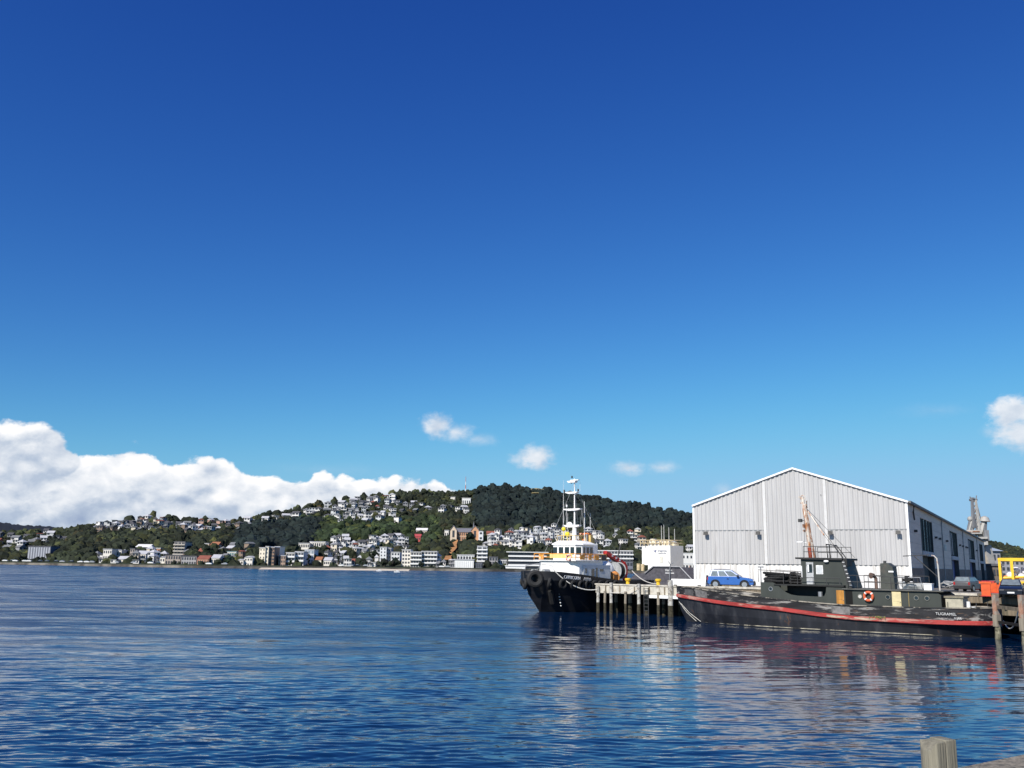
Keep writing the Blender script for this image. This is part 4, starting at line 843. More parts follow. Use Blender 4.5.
mb.build('rigging', mat('rig_grey', (.4, .4, .4), .6), tug)
mb = MB()
for q in range(12): x, y = random.uniform(7.5, 8.5), random.uniform(-1.4, .9); mb.box(x - .15, x + .15, y - .12, y + .12, 5.95, 5.95 + random.uniform(.3, 1.0))
mb.build('casing_fittings', mat('tan_rail', (0, 0, 0)), tug)
lettering('CAPRICORN', .40, WHT, tug, (1.35, -3.30, 2.93), rot=(math.pi / 2 + .0, math.radians(3.6), R_(-3)), sx_=.95)
lettering('ALPHA', .40, mat('dull_white_letters', (.5, .5, .5), .6), tug, (3.95, -3.42, 2.76), rot=(math.pi / 2, math.radians(3.2), 0), sx_=.9)
lb = thing('lifebuoy', 'pale lifebuoy hanging on the bridge rail of the white tug wheelhouse', 'lifebuoy', on_tug(3.62, -2.0, 4.72), TA)
MB().torus((0, 0, 0), .24, .07, (1, 0, 0), 20, 8).build('ring', mat('pink_white_ring', (.75, .55, .48), .6), lb)
for a_ in (.8, 2.4, 4.0, 5.5): MB().tube([(0, math.cos(a_) * .24 - .04 * math.sin(a_), math.sin(a_) * .24 + .04 * math.cos(a_)), (0, math.cos(a_) * .24 + .04 * math.sin(a_), math.sin(a_) * .24 - .04 * math.cos(a_))], .078, 8).build('band', REDP, lb)
# foredeck gear
MB().tube([(1.6, -.9, 3.0), (1.6, .7, 3.0)], .42, 14).tube([(1.2, -1.1, 3.5), (2.0, -1.1, 3.5)], .2, 8).build('anchor_winch', mat('winch_grey', (.35, .36, .36), .6, .2), tug)
MB().tube([(2.6, .9, 3.0), (2.6, .9, 3.65)], .13, 8).tube([(2.6, 1.3, 3.0), (2.6, 1.3, 3.65)], .13, 8).tube([(2.6, .7, 3.45), (2.6, 1.5, 3.45)], .09, 8).build('tow_bitts', mat('winch_grey', (0, 0, 0)), tug)
mb = MB().tube([(1.2, 1.0, 3.5), (1.2, .9, 4.0), (1.4, -.4, 4.15), (1.8, -1.6, 4.0), (1.8, -1.9, 3.5)], .03, 5); mb.build('bow_rail', STEEL, tug)
# after deck: red knuckle crane, hose drum and pale tanks
cr_ = thing('deck_crane', 'red folded knuckle crane on the after deck of the white tug', 'crane', on_tug(13.9, -.7, 2.3), TA)
MB().tube([(0, 0, 0), (0, 0, .9)], .34, 10).build('pedestal', REDP, cr_)
MB().prism([(-.30, .9), (.30, .9), (.34, 1.7), (-.05, 2.15), (-.45, 1.95), (-.28, 1.6)], 'y', -.24, .24).build('column', REDP, cr_)
MB().prism([(.1, 1.55), (.05, 2.1), (-3.0, 3.15), (-3.05, 2.85)], 'y', -.2, .2).build('main_boom', REDP, cr_)
MB().prism([(-.6, 1.52), (-.55, 1.66), (-2.2, 2.3), (-2.25, 2.15)], 'y', -.1, .1).build('ram', CHROME, cr_)
for q in (.3, .5, .7): bx(-3.0 * q - .12, -3.0 * q + .12, -.215, -.203, 1.9 + 1.05 * q - .02, 1.9 + 1.05 * q + .15).build('boom_mark', WHITE, cr_)
MB().tube([(-1.0, 0, 2.45), (-.75, 0, 3.2), (-.45, 0, 3.8)], .06, 6).build('jib', WIRE, cr_)
MB().tube([(-1.0, 0, 2.45), (-.9, 0, 2.5)], .12, 8).build('pivot', WIRE, cr_)
t_ = thing('hose_reel', 'big dark hose drum in a white frame under the red crane', 'reel', on_tug(12.2, -1.1, 2.3), TA)
MB().tube([(-.35, 0, 1.3), (.35, 0, 1.3)], .72, 18).build('drum', RUBBER, t_)
for x in (-.4, .36): MB().tube([(x, 0, 1.3), (x + .05, 0, 1.3)], .82, 18).build('flange', mat('winch_grey', (0, 0, 0)), t_)
bx(-.5, .5, -.3, .3, 0, .55).build('frame', WHITE, t_)
t_ = thing('deck_tank', 'rounded white tank on the tug after deck left of the red crane', 'tank', on_tug(10.6, -.9, 2.4), TA)
MB().sphere((0, 0, 1.15), (.95, .8, .95), 16, 10).build('tank', WHITE, t_); bx(-.7, .7, -.5, .5, 0, .4).build('saddle', STEEL, t_)
t_ = thing('tow_winch', 'rusty orange tow winch on the tug after deck below the white tank', 'winch', on_tug(9.9, -2.1, 2.4), TA)
MB().tube([(-.3, 0, .6), (.5, 0, .6)], .42, 12).build('drum', mat('rusty_orange', (.45, .20, .06), .7, .35), t_)
for x in (-.38, .5): MB().tube([(x, 0, .6), (x + .06, 0, .6)], .58, 12).build('flange', mat('rusty_orange', (0, 0, 0)), t_)
bx(-.5, .7, -.35, .35, 0, .25).build('bed', STEEL, t_)
def rope(label, p, q, sag, r=.035, name='mooring_rope'):
    p, q = Vector(p), Vector(q); P = []
    for i in range(17):
        s = i / 16; v = p.lerp(q, s); v.z -= sag * 4 * s * (1 - s); P.append(v - p)
    t_ = MB().tube(P, r, 6).build(name, ROPE, None, p); return tag(t_, label, 'rope', 'mooring ropes')
rope('white mooring rope sagging from the tug bow to the outer wharf pile', on_tug(1.6, -2.0, 3.6), wl(.35, -.55, 2.0), .55, .045)
rope('white rope sagging from the red crane to the far end of the pale wharf edge', on_tug(14.6, -1.2, 3.6), wl(5.8, .9, 2.6), .35, .04)
rope('slack tan rope hanging from the right wharf pile down to the black ship stern', np.array(p2) + np.array([-.05, 0, 2.65]), on_ship(21.6, .2, 1.0), 1.0, .035)
rope('thin dark grey line running along the white tug fender posts', wl(1.8, -.55, 1.8), wl(4.6, -.55, 2.5), .25, .025)

# ------------------------------------------------------------------ work barge with the white plant box
bo = gz(633, 588, DECK); bo = at(633, 566, 108.)
BGA = math.atan2(-.487, .873); BGO = Vector((bo[0], bo[1], 0))
BGA -= R_(19)
barge = thing('work_barge', 'dark work barge behind the wharf carrying a big white plant box', 'barge', BGO, BGA)
BARG = mat('barge_dark_plate', (.085, .08, .09), .6, .25, dirt=(.16, .15, .15), dirt_lo=.6, dirt_hi=.8)
MB().prism([(-.9, -.6), (-.9, 2.6), (0, 3.2), (1.3, 3.3), (2.6, 4.0), (6.4, 4.0), (8.2, 2.5), (8.6, 1.5), (8.6, -.6)], 'y', .4, 8).build('hull', BARG, barge)
MB().tube([(1.5, .28, 3.3), (2.7, .28, 4.05), (6.4, .28, 4.05), (8.1, .28, 2.6)], .07, 6).build('bulwark_rail', mat('grey_rail', (.32, .32, .33), .6), barge)
BOXW = mat('plant_box_white', (.84, .82, .76), .55, .04, dirt=(.62, .56, .45), dirt_lo=.66, dirt_hi=.8)
bx0 = bx(1.35, 4.55, 1.0, 3.3, 3.9, 6.35).build('plant_box', BOXW, barge); bx(.15, 1.15, 1.4, 3.2, 4.2, 6.3).build('side_tank', BOXW, barge)
MB().prism([(1.35, 3.895), (1.35, 3.0), (1.7, 3.2), (2.7, 3.895)], 'y', 1.0, 1.1).build('gusset', BOXW, barge)
bx(1.152, 1.348, 1.6, 3.1, 4.2, 6.2).build('gap_plate', STEEL, barge)
bx(3.1, 3.5, .96, .997, 4.5, 5.15).build('hatch', mat('pale_hatch', (.62, .60, .52), .6), bx0)
lettering('Heron', .44, mat('slate_letters', (.10, .13, .22), .6), bx0, (2.85, .985, 5.62), sx_=1.05)
lettering('CONSTRUCTION', .14, mat('slate_letters', (0, 0, 0)), bx0, (2.87, .985, 5.42), sx_=1.0)
MB().prism([(2.1, 5.95), (2.3, 5.78), (2.62, 5.88), (2.48, 5.62), (2.3, 5.42), (2.44, 5.66), (2.3, 5.70)], 'y', .98, .998).build('emblem', mat('navy_emblem', (.05, .07, .22), .6), bx0)
lettering('Heron', .36, WHITE, barge, (4.3, .385, 3.55), sx_=1.0); bx(4.3, 5.5, .38, .398, 3.32, 3.40).build('white_line', WHITE, barge)
TANM = mat('tan_pipework', (.58, .46, .27), .7, .25)
mb = MB()
for z in (6.62, 6.95): mb.tube([(.2, 1.1, z), (4.5, 1.1, z), (4.5, 3.2, z), (.2, 3.2, z), (.2, 1.1, z)], .045, 5)
for x in np.arange(.2, 4.6, .55): mb.tube([(x, 1.1, 6.36), (x, 1.1, 6.95)], .045, 5)
mb.build('roof_rail', TANM, barge)
mb = MB()
for i in range(9):
    x = random.uniform(.4, 4.2); y = random.uniform(1.5, 3); mb.box(x - .2, x + .25, y - .3, y + .3, 6.36, 6.36 + random.uniform(.25, .75))
mb.sphere((1.1, 2.2, 6.75), (.5, .4, .42), 10, 7); mb.build('roof_plant', mat('cream_plant', (.62, .55, .40), .7, .3), barge)
for x in (1.6, 2.2, 2.75, 3.3): MB().tube([(x, 1.3, 6.36), (x, 1.3, 7.0)], .09, 8).build('vent_pipe', WHITE, barge)
for x, h in ((2.55, 8.6), (2.9, 8.7), (3.6, 8.4), (4.4, 8.2), (1.0, 7.2)): MB().tube([(x, 2.0, 6.36), (x, 2.0, h)], [.05, .03], 5).build('pole', mat('grey_pole', (.45, .44, .42), .6), barge)
for x, z in ((2.1, 3.3), (.3, 3.6), (.9, 3.55)): MB().tube([(x, .6, z), (x, .6, z + .75)], .2, 8).build('drum', mat('tan_pipework', (0, 0, 0)) if x < 1 else WHITE, barge)
mb = MB().tube([(5.0, .2, 2.6), (5.15, .2, 4.3), (5.6, .2, 4.45)], .05, 5).tube([(5.15, .2, 4.3), (4.9, .2, 4.6)], .05, 5); mb.build('gantry_post', STEEL, barge)
bx(6.9, 8.4, 3, 6, 2.6, 3.3).build('deck_crate', mat('dark_crate', (.05, .05, .05), .8), barge)
# dark moored vessel edge with pinkish timber rail between barge and shed
p_ = at(676, 577, 118.)
t_ = thing('pontoon', 'dark pontoon with a pinkish timber rail left of the shed corner', 'pontoon', (p_[0], p_[1], 0), BGA)
bx(-.5, 7, 0, 5, -.5, 3.2).build('hull', mat('pontoon_dark', (.03, .028, .026), .8), t_); bx(-.4, 6.5, -.05, .25, 3.205, 3.55).build('timber_rail', mat('pink_timber', (.45, .30, .22), .8, .3), t_)
for x in np.arange(0, 6, 1.0): bx(x, x + .12, 0, .12, 3.555, 4.2).build('rail_post', mat('pink_timber', (0, 0, 0)), t_)

# ------------------------------------------------------------------ cars
def car(name, label, loc, rz, paint, kind):
    t_ = thing(name, label, 'car', loc, rz)
    if kind == 'suv':
        Lc, hw = 4.1, .85
        body = [(-1.98, .42), (-1.98, .98), (-1.88, 1.04), (.75, 1.03), (1.62, .93), (1.98, .82), (2.08, .62), (2.06, .34), (1.7, .28), (-1.8, .30)]
        cab = [(-1.86, 1.035), (-1.66, 1.66), (.12, 1.66), (1.02, 1.03)]; wb = (-1.28, 1.27); wr = .35
    elif kind == 'wagon':
        Lc, hw = 4.6, .88
        body = [(-2.2, .42), (-2.22, .95), (-2.1, 1.02), (.9, 1.0), (1.9, .88), (2.25, .70), (2.28, .36), (1.9, .26), (-1.9, .28)]
        cab = [(-2.1, 1.015), (-1.8, 1.52), (.1, 1.52), (1.05, .995)]; wb = (-1.35, 1.4); wr = .34
    else:
        Lc, hw = 4.5, .88
        body = [(-2.2, .45), (-2.2, .9), (-1.9, 1.0), (.8, .98), (1.75, .84), (2.15, .70), (2.25, .5), (2.2, .26), (1.8, .2), (-1.9, .26)]
        cab = [(-1.8, .995), (-1.0, 1.45), (.05, 1.45), (1.0, .975)]; wb = (-1.35, 1.38); wr = .33
    mb = MB(); n = len(body)
    W = lambda z: hw - .05 * max(0, (z - .7)) / .3 - .06 * max(0, .45 - z) / .2
    mb.add([(x, s * W(z), z) for s in (-1, 1) for x, z in body], [tuple(range(n)), tuple(range(2 * n - 1, n - 1, -1))] + [(i, (i + 1) % n, n + (i + 1) % n, n + i) for i in range(n)])
    o = mb.build('body', paint, t_); md = o.modifiers.new('bevel', 'BEVEL'); md.width = .045; md.segments = 2; md.limit_method = 'ANGLE'
    cw = lambda z: hw - .07 - .17 * (z - 1.0) / .55
    n = len(cab)
    mb = MB(); mb.add([(x, s * cw(z), z) for s in (-1, 1) for x, z in cab], [tuple(range(n)), tuple(range(2 * n - 1, n - 1, -1))] + [(i, (i + 1) % n, n + (i + 1) % n, n + i) for i in range(n)])
    o = mb.build('cabin', paint, t_); md = o.modifiers.new('bevel', 'BEVEL'); md.width = .03; md.segments = 2
    zt = cab[1][1]; zb = cab[0][1]
    lx = lambda z: cab[0][0] + (cab[1][0] - cab[0][0]) * (z - zb) / (zt - zb); rx = lambda z: cab[3][0] + (cab[2][0] - cab[3][0]) * (z - zb) / (zt - zb)
    z0, z1 = zb + .06, zt - .10
    cuts = [0, .30, .63, 1.0] if kind != 'sedan' else [0, .5, 1.0]
    for s in (-1, 1):
        for a_, b_ in zip(cuts[:-1], cuts[1:]):
            X = lambda f, z: lx(z) + .10 + (rx(z) - lx(z) - .22) * f
            V = [(X(a_, z0) + .04, s * (cw(z0) + .008), z0), (X(b_, z0) - .04, s * (cw(z0) + .008), z0), (X(b_, z1) - .04, s * (cw(z1) + .008), z1), (X(a_, z1) + .04, s * (cw(z1) + .008), z1)]
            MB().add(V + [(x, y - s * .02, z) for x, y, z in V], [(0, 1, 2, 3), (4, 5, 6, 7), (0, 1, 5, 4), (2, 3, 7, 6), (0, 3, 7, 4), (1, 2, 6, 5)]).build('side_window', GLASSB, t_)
        for xw in wb:
            MB().torus((xw, s * (hw + .002), wr), wr + .05, .035, (0, 1, 0), 18, 5).build('wheel_arch', mat('arch_black', (.02, .02, .02), .7), t_)
            w_ = MB().tube([(xw, s * (hw - .20), wr), (xw, s * (hw + .015), wr)], wr, 18).build('wheel', RUBBER, t_)
            MB().tube([(xw, s * (hw + .012), wr), (xw, s * (hw + .03), wr)], wr * .66, 14).build('rim', CHROME, w_)
        bx(.62, .80, s * (hw + .0) - .0 + (0 if s < 0 else 0), s * (hw + .17), zb + .02, zb + .18).build('wing_mirror', mat('arch_black', (0, 0, 0)), t_)
        bx(-.25, -.1, s * hw - .01, s * hw + .02, .84, .88).build('door_handle', mat('arch_black', (0, 0, 0)), t_)
        fx = body[-4][0] if kind == 'suv' else body[5][0]
        bx(fx - .28, fx - .02, s * .52 - .17, s * .52 + .17, .62 if kind != 'sedan' else .58, .78 if kind != 'sedan' else .70).build('headlight', mat('lamp_glass', (.7, .72, .74), .1, .05), t_)
        bx(-body[0][0] * -1 - .03, body[0][0] + .05, s * .72 - .09, s * .72 + .09, .70, .98).build('tail_light', mat('tail_red', (.35, .02, .02), .3), t_)
    for (xa, za), (xb, zb_), nm in (((cab[3][0], cab[3][1]), (cab[2][0], cab[2][1]), 'windscreen'), ((cab[0][0], cab[0][1]), (cab[1][0], cab[1][1]), 'rear_window')):
        d = Vector((xb - xa, 0, zb_ - za)).normalized(); nr = Vector((d.z, 0, -d.x)) * (.012 if nm == 'windscreen' else -.012)
        a0 = Vector((xa, 0, za)) + d * .06 + nr; b0 = Vector((xb, 0, zb_)) - d * .06 + nr
        V = [(a0.x, -cw(za) + .08, a0.z), (a0.x, cw(za) - .08, a0.z), (b0.x, cw(zb_) - .08, b0.z), (b0.x, -cw(zb_) + .08, b0.z)]
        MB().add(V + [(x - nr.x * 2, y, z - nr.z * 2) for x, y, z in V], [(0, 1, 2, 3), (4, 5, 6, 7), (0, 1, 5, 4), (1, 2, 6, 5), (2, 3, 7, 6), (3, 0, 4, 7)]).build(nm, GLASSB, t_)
    fx = max(p[0] for p in body)
    bx(fx - .12, fx + .05, -hw + .06, hw - .06, .26, .56).build('front_bumper', mat('bumper_black', (.02, .02, .022), .6) if kind == 'suv' else paint, t_)
    bx(body[0][0] - .07, body[0][0] + .08, -hw + .06, hw - .06, .32, .62).build('rear_bumper', mat('bumper_black', (0, 0, 0)), t_)
    if kind == 'sedan':
        bx(fx + .05, fx + .06, -.26, .26, .34, .46).build('number_plate', WHITE, t_); bx(fx - .1, fx + .012, -.5, .5, .57, .66).build('grille', mat('bumper_black', (0, 0, 0)), t_)
    if kind != 'suv': t_.scale = (.76, .76, .76)
    else: t_.scale = (.90, .90, .86)
    if kind == 'suv':
        MB().tube([(-2.02, 0, .82), (-2.16, 0, .82)], .33, 16).build('spare_wheel', RUBBER, t_)
        for s in (-1, 1): MB().tube([(-1.4, s * .55, 1.72), (-.1, s * .55, 1.72)], .025, 5).build('roof_bar', mat('arch_black', (0, 0, 0)), t_)
        bx(1.7, 2.085, -hw + .02, hw - .02, .565, .66).build('nose_trim', mat('bumper_black', (0, 0, 0)), t_)
    return t_
p_ = gz(731, 588, DECK)
car('parked_car', 'bright blue small off-road car with black bumpers beside the shed gable', p_, R_(-19), mat('blue_car_paint', (.035, .125, .40), .28, .05, spec=.6), 'suv')
p_ = gz(969, 591.6, DECK)
car('parked_car', 'dark grey estate car parked rear on near the navy shed door', p_, R_(48), mat('dark_grey_car_paint', (.10, .10, .105), .3, .05), 'wagon')
p_ = gz(1012, 597, DECK)
car('parked_car', 'black saloon car facing the water beside the yellow steel frame', (p_[0], p_[1], DECK), R_(-119), mat('black_car_paint', (.012, .014, .022), .2, .1, spec=.6), 'sedan')
p_ = gz(952, 588.5, DECK)
t_ = thing('cable_heap', 'grey heap of cable and offcuts on the wharf before the stone base', 'scrap heap', p_, SA)
for i in range(6): MB().torus((random.uniform(-.7, .7), random.uniform(-.4, .4), .12 + .08 * i), random.uniform(.3, .55), .07, (random.uniform(-.4, .4), random.uniform(-.4, .4), 1), 14, 5).build('cable_loop', mat('grey_cable', (.28, .29, .30), .7, .3), t_)

# ------------------------------------------------------------------ red bins, yellow frame, floating crane
p_ = gz(979, 590, DECK)
t_ = thing('skip_bin', 'dark red open skip bin standing between the silver car and orange panels', 'skip', p_, SA)
t_.scale = (1, 1, .62)
REDBIN = mat('dark_red_bin', (.42, .03, .03), .5, .2)
MB().prism([(-.9, .1), (1.0, .1), (1.25, 1.25), (-1.2, 1.25)], 'y', 0, 3.0).build('bin', REDBIN, t_)
for x in (-.6, 0, .6): bx(x, x + .1, -.06, -.003, .15, 1.2).build('rib', REDBIN, t_)
bx(-.75, .55, -.12, -.07, .3, 1.1).build('white_sheet', mat('pale_sheet', (.55, .55, .58), .7, .1), t_)
ORP = mat('orange_red_panel', (.62, .10, .025), .5, .15)
p_ = gz(986.3, 596.3, DECK)
t_ = thing('barrier_panel', 'tall orange red steel panel standing left of the wide orange panel', 'panel', p_, SA - .1)
t_.scale = (1, 1, .72)
bx(-.26, .28, -.06, .06, .0, 1.12).build('sheet', ORP, t_); bx(-.36, .38, -.1, .1, 1.125, 1.3).build('top_rail', ORP, t_); bx(-.3, .34, -.3, .3, -.0, .06).build('foot', REDBIN, t_)
p_ = gz(996, 593.2, DECK)
t_ = thing('barrier_panel', 'wide orange red hoarding panel beside the yellow steel frame', 'panel', p_, SA + .3)
t_.scale = (1, 1, .72)
bx(-.62, .62, -.05, .05, .06, 1.06).build('sheet', ORP, t_); [bx(x, x + .06, -.09, -.052, .06, 1.06).build('stiffener', ORP, t_) for x in (-.6, 0, .54)]
bx(-.6, .6, -.25, .25, 0, .055).build('foot', REDBIN, t_)
p_ = gz(1001.5, 588.5, DECK)
t_ = thing('lifting_frame', 'bright yellow tubular steel lifting frame cut by the right edge', 'steel frame', p_, SA + .04)
Lx, Ly, z0, z1 = 4.6, 2.6, .55, 2.75
for z in (z0, z1):
    for y in (0, Ly): bx(0, Lx, y - .12, y + .12, z - .14, z + .14).build('beam', YEL, t_)
    for x in (0, Lx): bx(x - .12, x + .12, .125, Ly - .125, z - .12, z + .12).build('cross_beam', YEL, t_)
for x in (.0, 1.05, 2.3, Lx):
    for y in (0, Ly): bx(x - .11, x + .11, y - .11, y + .11, z0 + .145, z1 - .145).build('post', YEL, t_)
for x in (0, Lx):
    for y in (0, Ly): bx(x - .1, x + .1, y - .1, y + .1, 0, z0 - .145).build('leg', YEL, t_)
MB().tube([(.2, 1.2, 1.05), (Lx - .2, 1.2, 1.12)], .16, 10).build('pipe_cradle', ORANGE, t_); MB().tube([(.2, .7, 1.0), (Lx - .2, .7, 1.3)], .1, 8).build('diagonal', YEL, t_)
bx(.2, Lx - .2, .3, 2.2, z0 + .15, z0 + .24).build('floor_plate', mat('tan_pipework', (0, 0, 0)), t_)
p2_ = (p_[0] + math.cos(SA + .04) * .9 - math.sin(SA + .04) * 1.3, p_[1] + math.sin(SA + .04) * .9 + math.cos(SA + .04) * 1.3, DECK + z0 + .245)
t_ = thing('wrapped_bundle', 'white wrapped bundles stowed inside the yellow steel frame', 'bundle', p2_, SA + .04)
for x, z, r in ((.0, .45, .42), (.9, .35, .34), (1.3, .85, .4), (.5, .95, .36), (2.0, .5, .45), (2.4, 1.1, .35)):
    MB().sphere((x, .3 * math.sin(x * 5), z), (r, r, r * .9), 8, 6).build('bag', mat('white_sacking', (.72, .72, .74), .8, .15, 4), t_)

cp = at(978, 575, 205.)
CRW = mat('crane_white', (.36, .35, .325), .6, .15, .8, dirt=(.32, .24, .17), dirt_lo=.55, dirt_hi=.7, dirt_scale=.8); CRG = mat('crane_grey', (.15, .155, .165), .6, .2, .5)
crn = thing('floating_crane', 'old white and grey floating crane rising beyond the far end of the shed', 'crane', (cp[0], cp[1], 0), -.42)
def CX(px, py, dy=0.):                     # picture -> crane-local for its front plane
    p = at(px, py, 205 + dy); q = Vector((p[0] - cp[0], p[1] - cp[1], p[2])); q.rotate(Matrix.Rotation(.42, 3, 'Z')); return (q.x, q.y, q.z)
def beam(name, pts_, r, m_, n=6): return MB().tube(pts_, r, n).build(name, m_, crn)
bx(-8, 9, -6, 14, -1, 3).build('pontoon_hull', mat('crane_hull', (.10, .10, .10), .7), crn)
beam('jib_leg', [CX(973.5, 528), CX(972, 499)], [.5, .34], CRG); beam('jib_leg', [CX(979.5, 532), CX(975.5, 499)], [.46, .28], CRW)
beam('jib_leg', [CX(969.5, 531), CX(974.5, 514)], .25, CRW)
for a__, b__ in (((966, 538), (970, 520)), ((970, 520), (976, 527)), ((976, 527), (983, 522)), ((972, 530), (979, 519)), ((979, 537), (975, 521)), ((971, 536), (977, 530)), ((966, 545), (971, 531)), ((974, 545), (977, 529)), ((981, 546), (979, 528)), ((973.5, 522), (977, 515)), ((973, 514), (976.5, 507)), ((969, 527), (984, 526))): beam('lattice_bar', [CX(*a__), CX(*b__)], .26, CRG, 5)
mb = MB()
for q in range(6): mb.tube([CX(973.3 - .2 * q, 526 - q * 4.6), CX(978.8 - .75 * q, 523 - q * 4.6)], .16, 5)
mb.build('jib_lattice', CRG, crn)
beam('jib_head', [CX(969.5, 500), CX(977, 499.5)], .28, CRG); beam('sheave', [CX(972.5, 499), CX(972.5, 497.6)], .5, CRG); beam('aerial', [CX(976, 499), CX(976.5, 495.5)], .12, CRG); beam('aerial', [CX(970.5, 500), CX(970, 496.5)], .12, CRG)
beam('strut', [CX(968, 534), CX(972, 519)], .35, CRW); beam('strut', [CX(980, 537), CX(984.5, 519)], .5, CRW); beam('strut', [CX(984, 545), CX(984.7, 520)], .55, CRG)
beam('stay', [CX(975.5, 499), CX(981, 520)], .12, CRG)
MB().tube([CX(984.6, 521.5), CX(984.6, 517.5), CX(984.6, 516)], [1.15, .8, .2], 10).build('winch_cap', CRW, crn)
MB().sphere(CX(970, 519), (.55, .55, .6), 10, 7).build('cab', CRW, crn)
a_ = CX(967, 546); c_ = CX(981, 527.5)
mb = MB().box(a_[0], c_[0], -1.5, 3, CX(970, 534)[2], c_[2] - .6).box(a_[0] - .8, c_[0] + 1.0, -2, 4, CX(970, 539)[2], CX(970, 537)[2]).box(a_[0] - 1, c_[0] + 1, -2, 4, CX(970, 545)[2], CX(970, 541.5)[2])
mb.build('machinery_house', CRW, crn); bx(a_[0] + .2, c_[0] - .4, -1.6, -1.52, CX(970, 532.5)[2], CX(970, 531)[2]).build('rust_band', mat('rust_brown', (0, 0, 0)), crn)
a_ = CX(984.4, 541); c_ = CX(988.3, 530.5)
h_ = bx(a_[0], c_[0], -1.2, 2.5, a_[2], c_[2]).build('control_cabin', CRG, crn); bx(a_[0] + .5, c_[0] - .4, -1.25, -1.205, (a_[2] + c_[2]) / 2, c_[2] - .3).build('cabin_window', GLASS, h_)
beam('leg', [CX(984.5, 546), CX(994.5, 584)], [1.3, 1.1], CRW, 4); beam('leg', [CX(977, 546), CX(970, 584)], [1.0, 1.0], CRW, 4)
beam('leg', [CX(986, 548, 8), CX(986.8, 584, 8)], .6, CRG, 6); beam('brace', [CX(985.5, 552), CX(989.5, 556)], .5, CRW)
MB().tube([CX(983, 556), CX(984, 584)], 1.1, 4).build('leg', mat('crane_tan', (.52, .44, .34), .7), crn)

# low buildings on the right beyond the wharf
def blockbox(name, label, cat, px0, px1, pyt, pyb, Y, depth, wallm, roofm, rz=0., base=0., roof='flat', win=None, over=.6):
    """a building whose front spans px0..px1 at distance Y, roof at pyt, windows in rows and columns"""
    a_, c_ = at(px0, pyb, Y), at(px1, pyb, Y); zt = at((px0 + px1) / 2, pyt, Y)[2]
    Wd = abs(c_[0] - a_[0]); H = zt - base
    t_ = thing(name, label, cat, ((a_[0] + c_[0]) / 2, Y, base), rz)
    bx(-Wd / 2, Wd / 2, 0, depth, 0, H).build('wall', wallm, t_)
    if roof == 'flat': bx(-Wd / 2 - over, Wd / 2 + over, -over, depth + over, H + .01, H + .45).build('roof', roofm, t_)
    elif roof == 'gable': MB().prism([(-Wd / 2 - over, H + .01), (Wd / 2 + over, H + .01), (0, H + Wd * .22)], 'y', -over, depth + over).build('roof', roofm, t_)
    else: MB().prism([(-over, H + .01), (depth + over, H + .01), (depth / 2, H + min(2.2, depth * .3))], 'x', -Wd / 2 - over, Wd / 2 + over).build('roof', roofm, t_)
    if win:
        r_, c__, fw, fh, wm_ = win[:5]
        for i in range(r_):
            for j in range(c__):
                x = -Wd / 2 + (j + .5) * Wd / c__; z = (i + .55) * H / r_; w_, h_ = Wd / c__ * fw, H / r_ * fh
                bx(x - w_ / 2, x + w_ / 2, -.12, -.01, z - h_ / 2, z + h_ / 2).build('window', wm_, t_)
        if len(win) > 5:
            for i in range(r_): bx(-Wd / 2 - .3, Wd / 2 + .3, -1.3, -.13, i * H / r_ + .0, i * H / r_ + .42 * H / r_ * win[5]).build('balcony', win[6], t_)
    return t_
DGL = mat('dark_far_window', (.05, .055, .065), .3, .2)
BEIGE = mat('beige_far_wall', (.42, .38, .30), .8, .1, .3); GREYB = mat('grey_far_wall', (.30, .30, .32), .8, .1, .3); WHB = mat('white_far_wall', (.70, .69, .66), .7, .06, .2)
CRM = mat('cream_far_wall', (.66, .60, .48), .7, .08, .2); DKR = mat('dark_far_roof', (.11, .11, .12), .8, .2, .3); LTR = mat('pale_far_roof', (.46, .46, .47), .7, .1, .3); BRN = mat('brown_far_wall', (.30, .20, .14), .8, .15, .3); BLUR = mat('blue_grey_roof', (.36, .41, .47), .6, .08, .2)
blockbox('store_building', 'low grey store with pale blue grey roof beyond the floating crane', 'building', 987, 1003, 551, 588, 230, 25, GREYB, BLUR, 0, 2.2, 'long', (2, 4, .5, .4, DGL))
blockbox('store_building', 'tall narrow beige store standing right of the white crane leg', 'building', 988, 994, 554, 588, 215, 8, BEIGE, DKR, 0, 2.2, 'flat', (3, 2, .4, .4, DGL), .3)
blockbox('store_building', 'grey far building behind the yellow steel frame', 'building', 1003, 1045, 560, 590, 260, 20, GREYB, DKR, 0, 2.2, 'flat', (3, 9, .5, .5, DGL))
blockbox('store_building', 'brown shed half hidden behind the orange hoarding panel', 'building', 994, 1004, 566, 590, 190, 12, mat('dusk_brown_wall', (.16, .13, .11), .8), DKR, 0, 2.2, 'flat', (1, 3, .5, .4, DGL), .3)

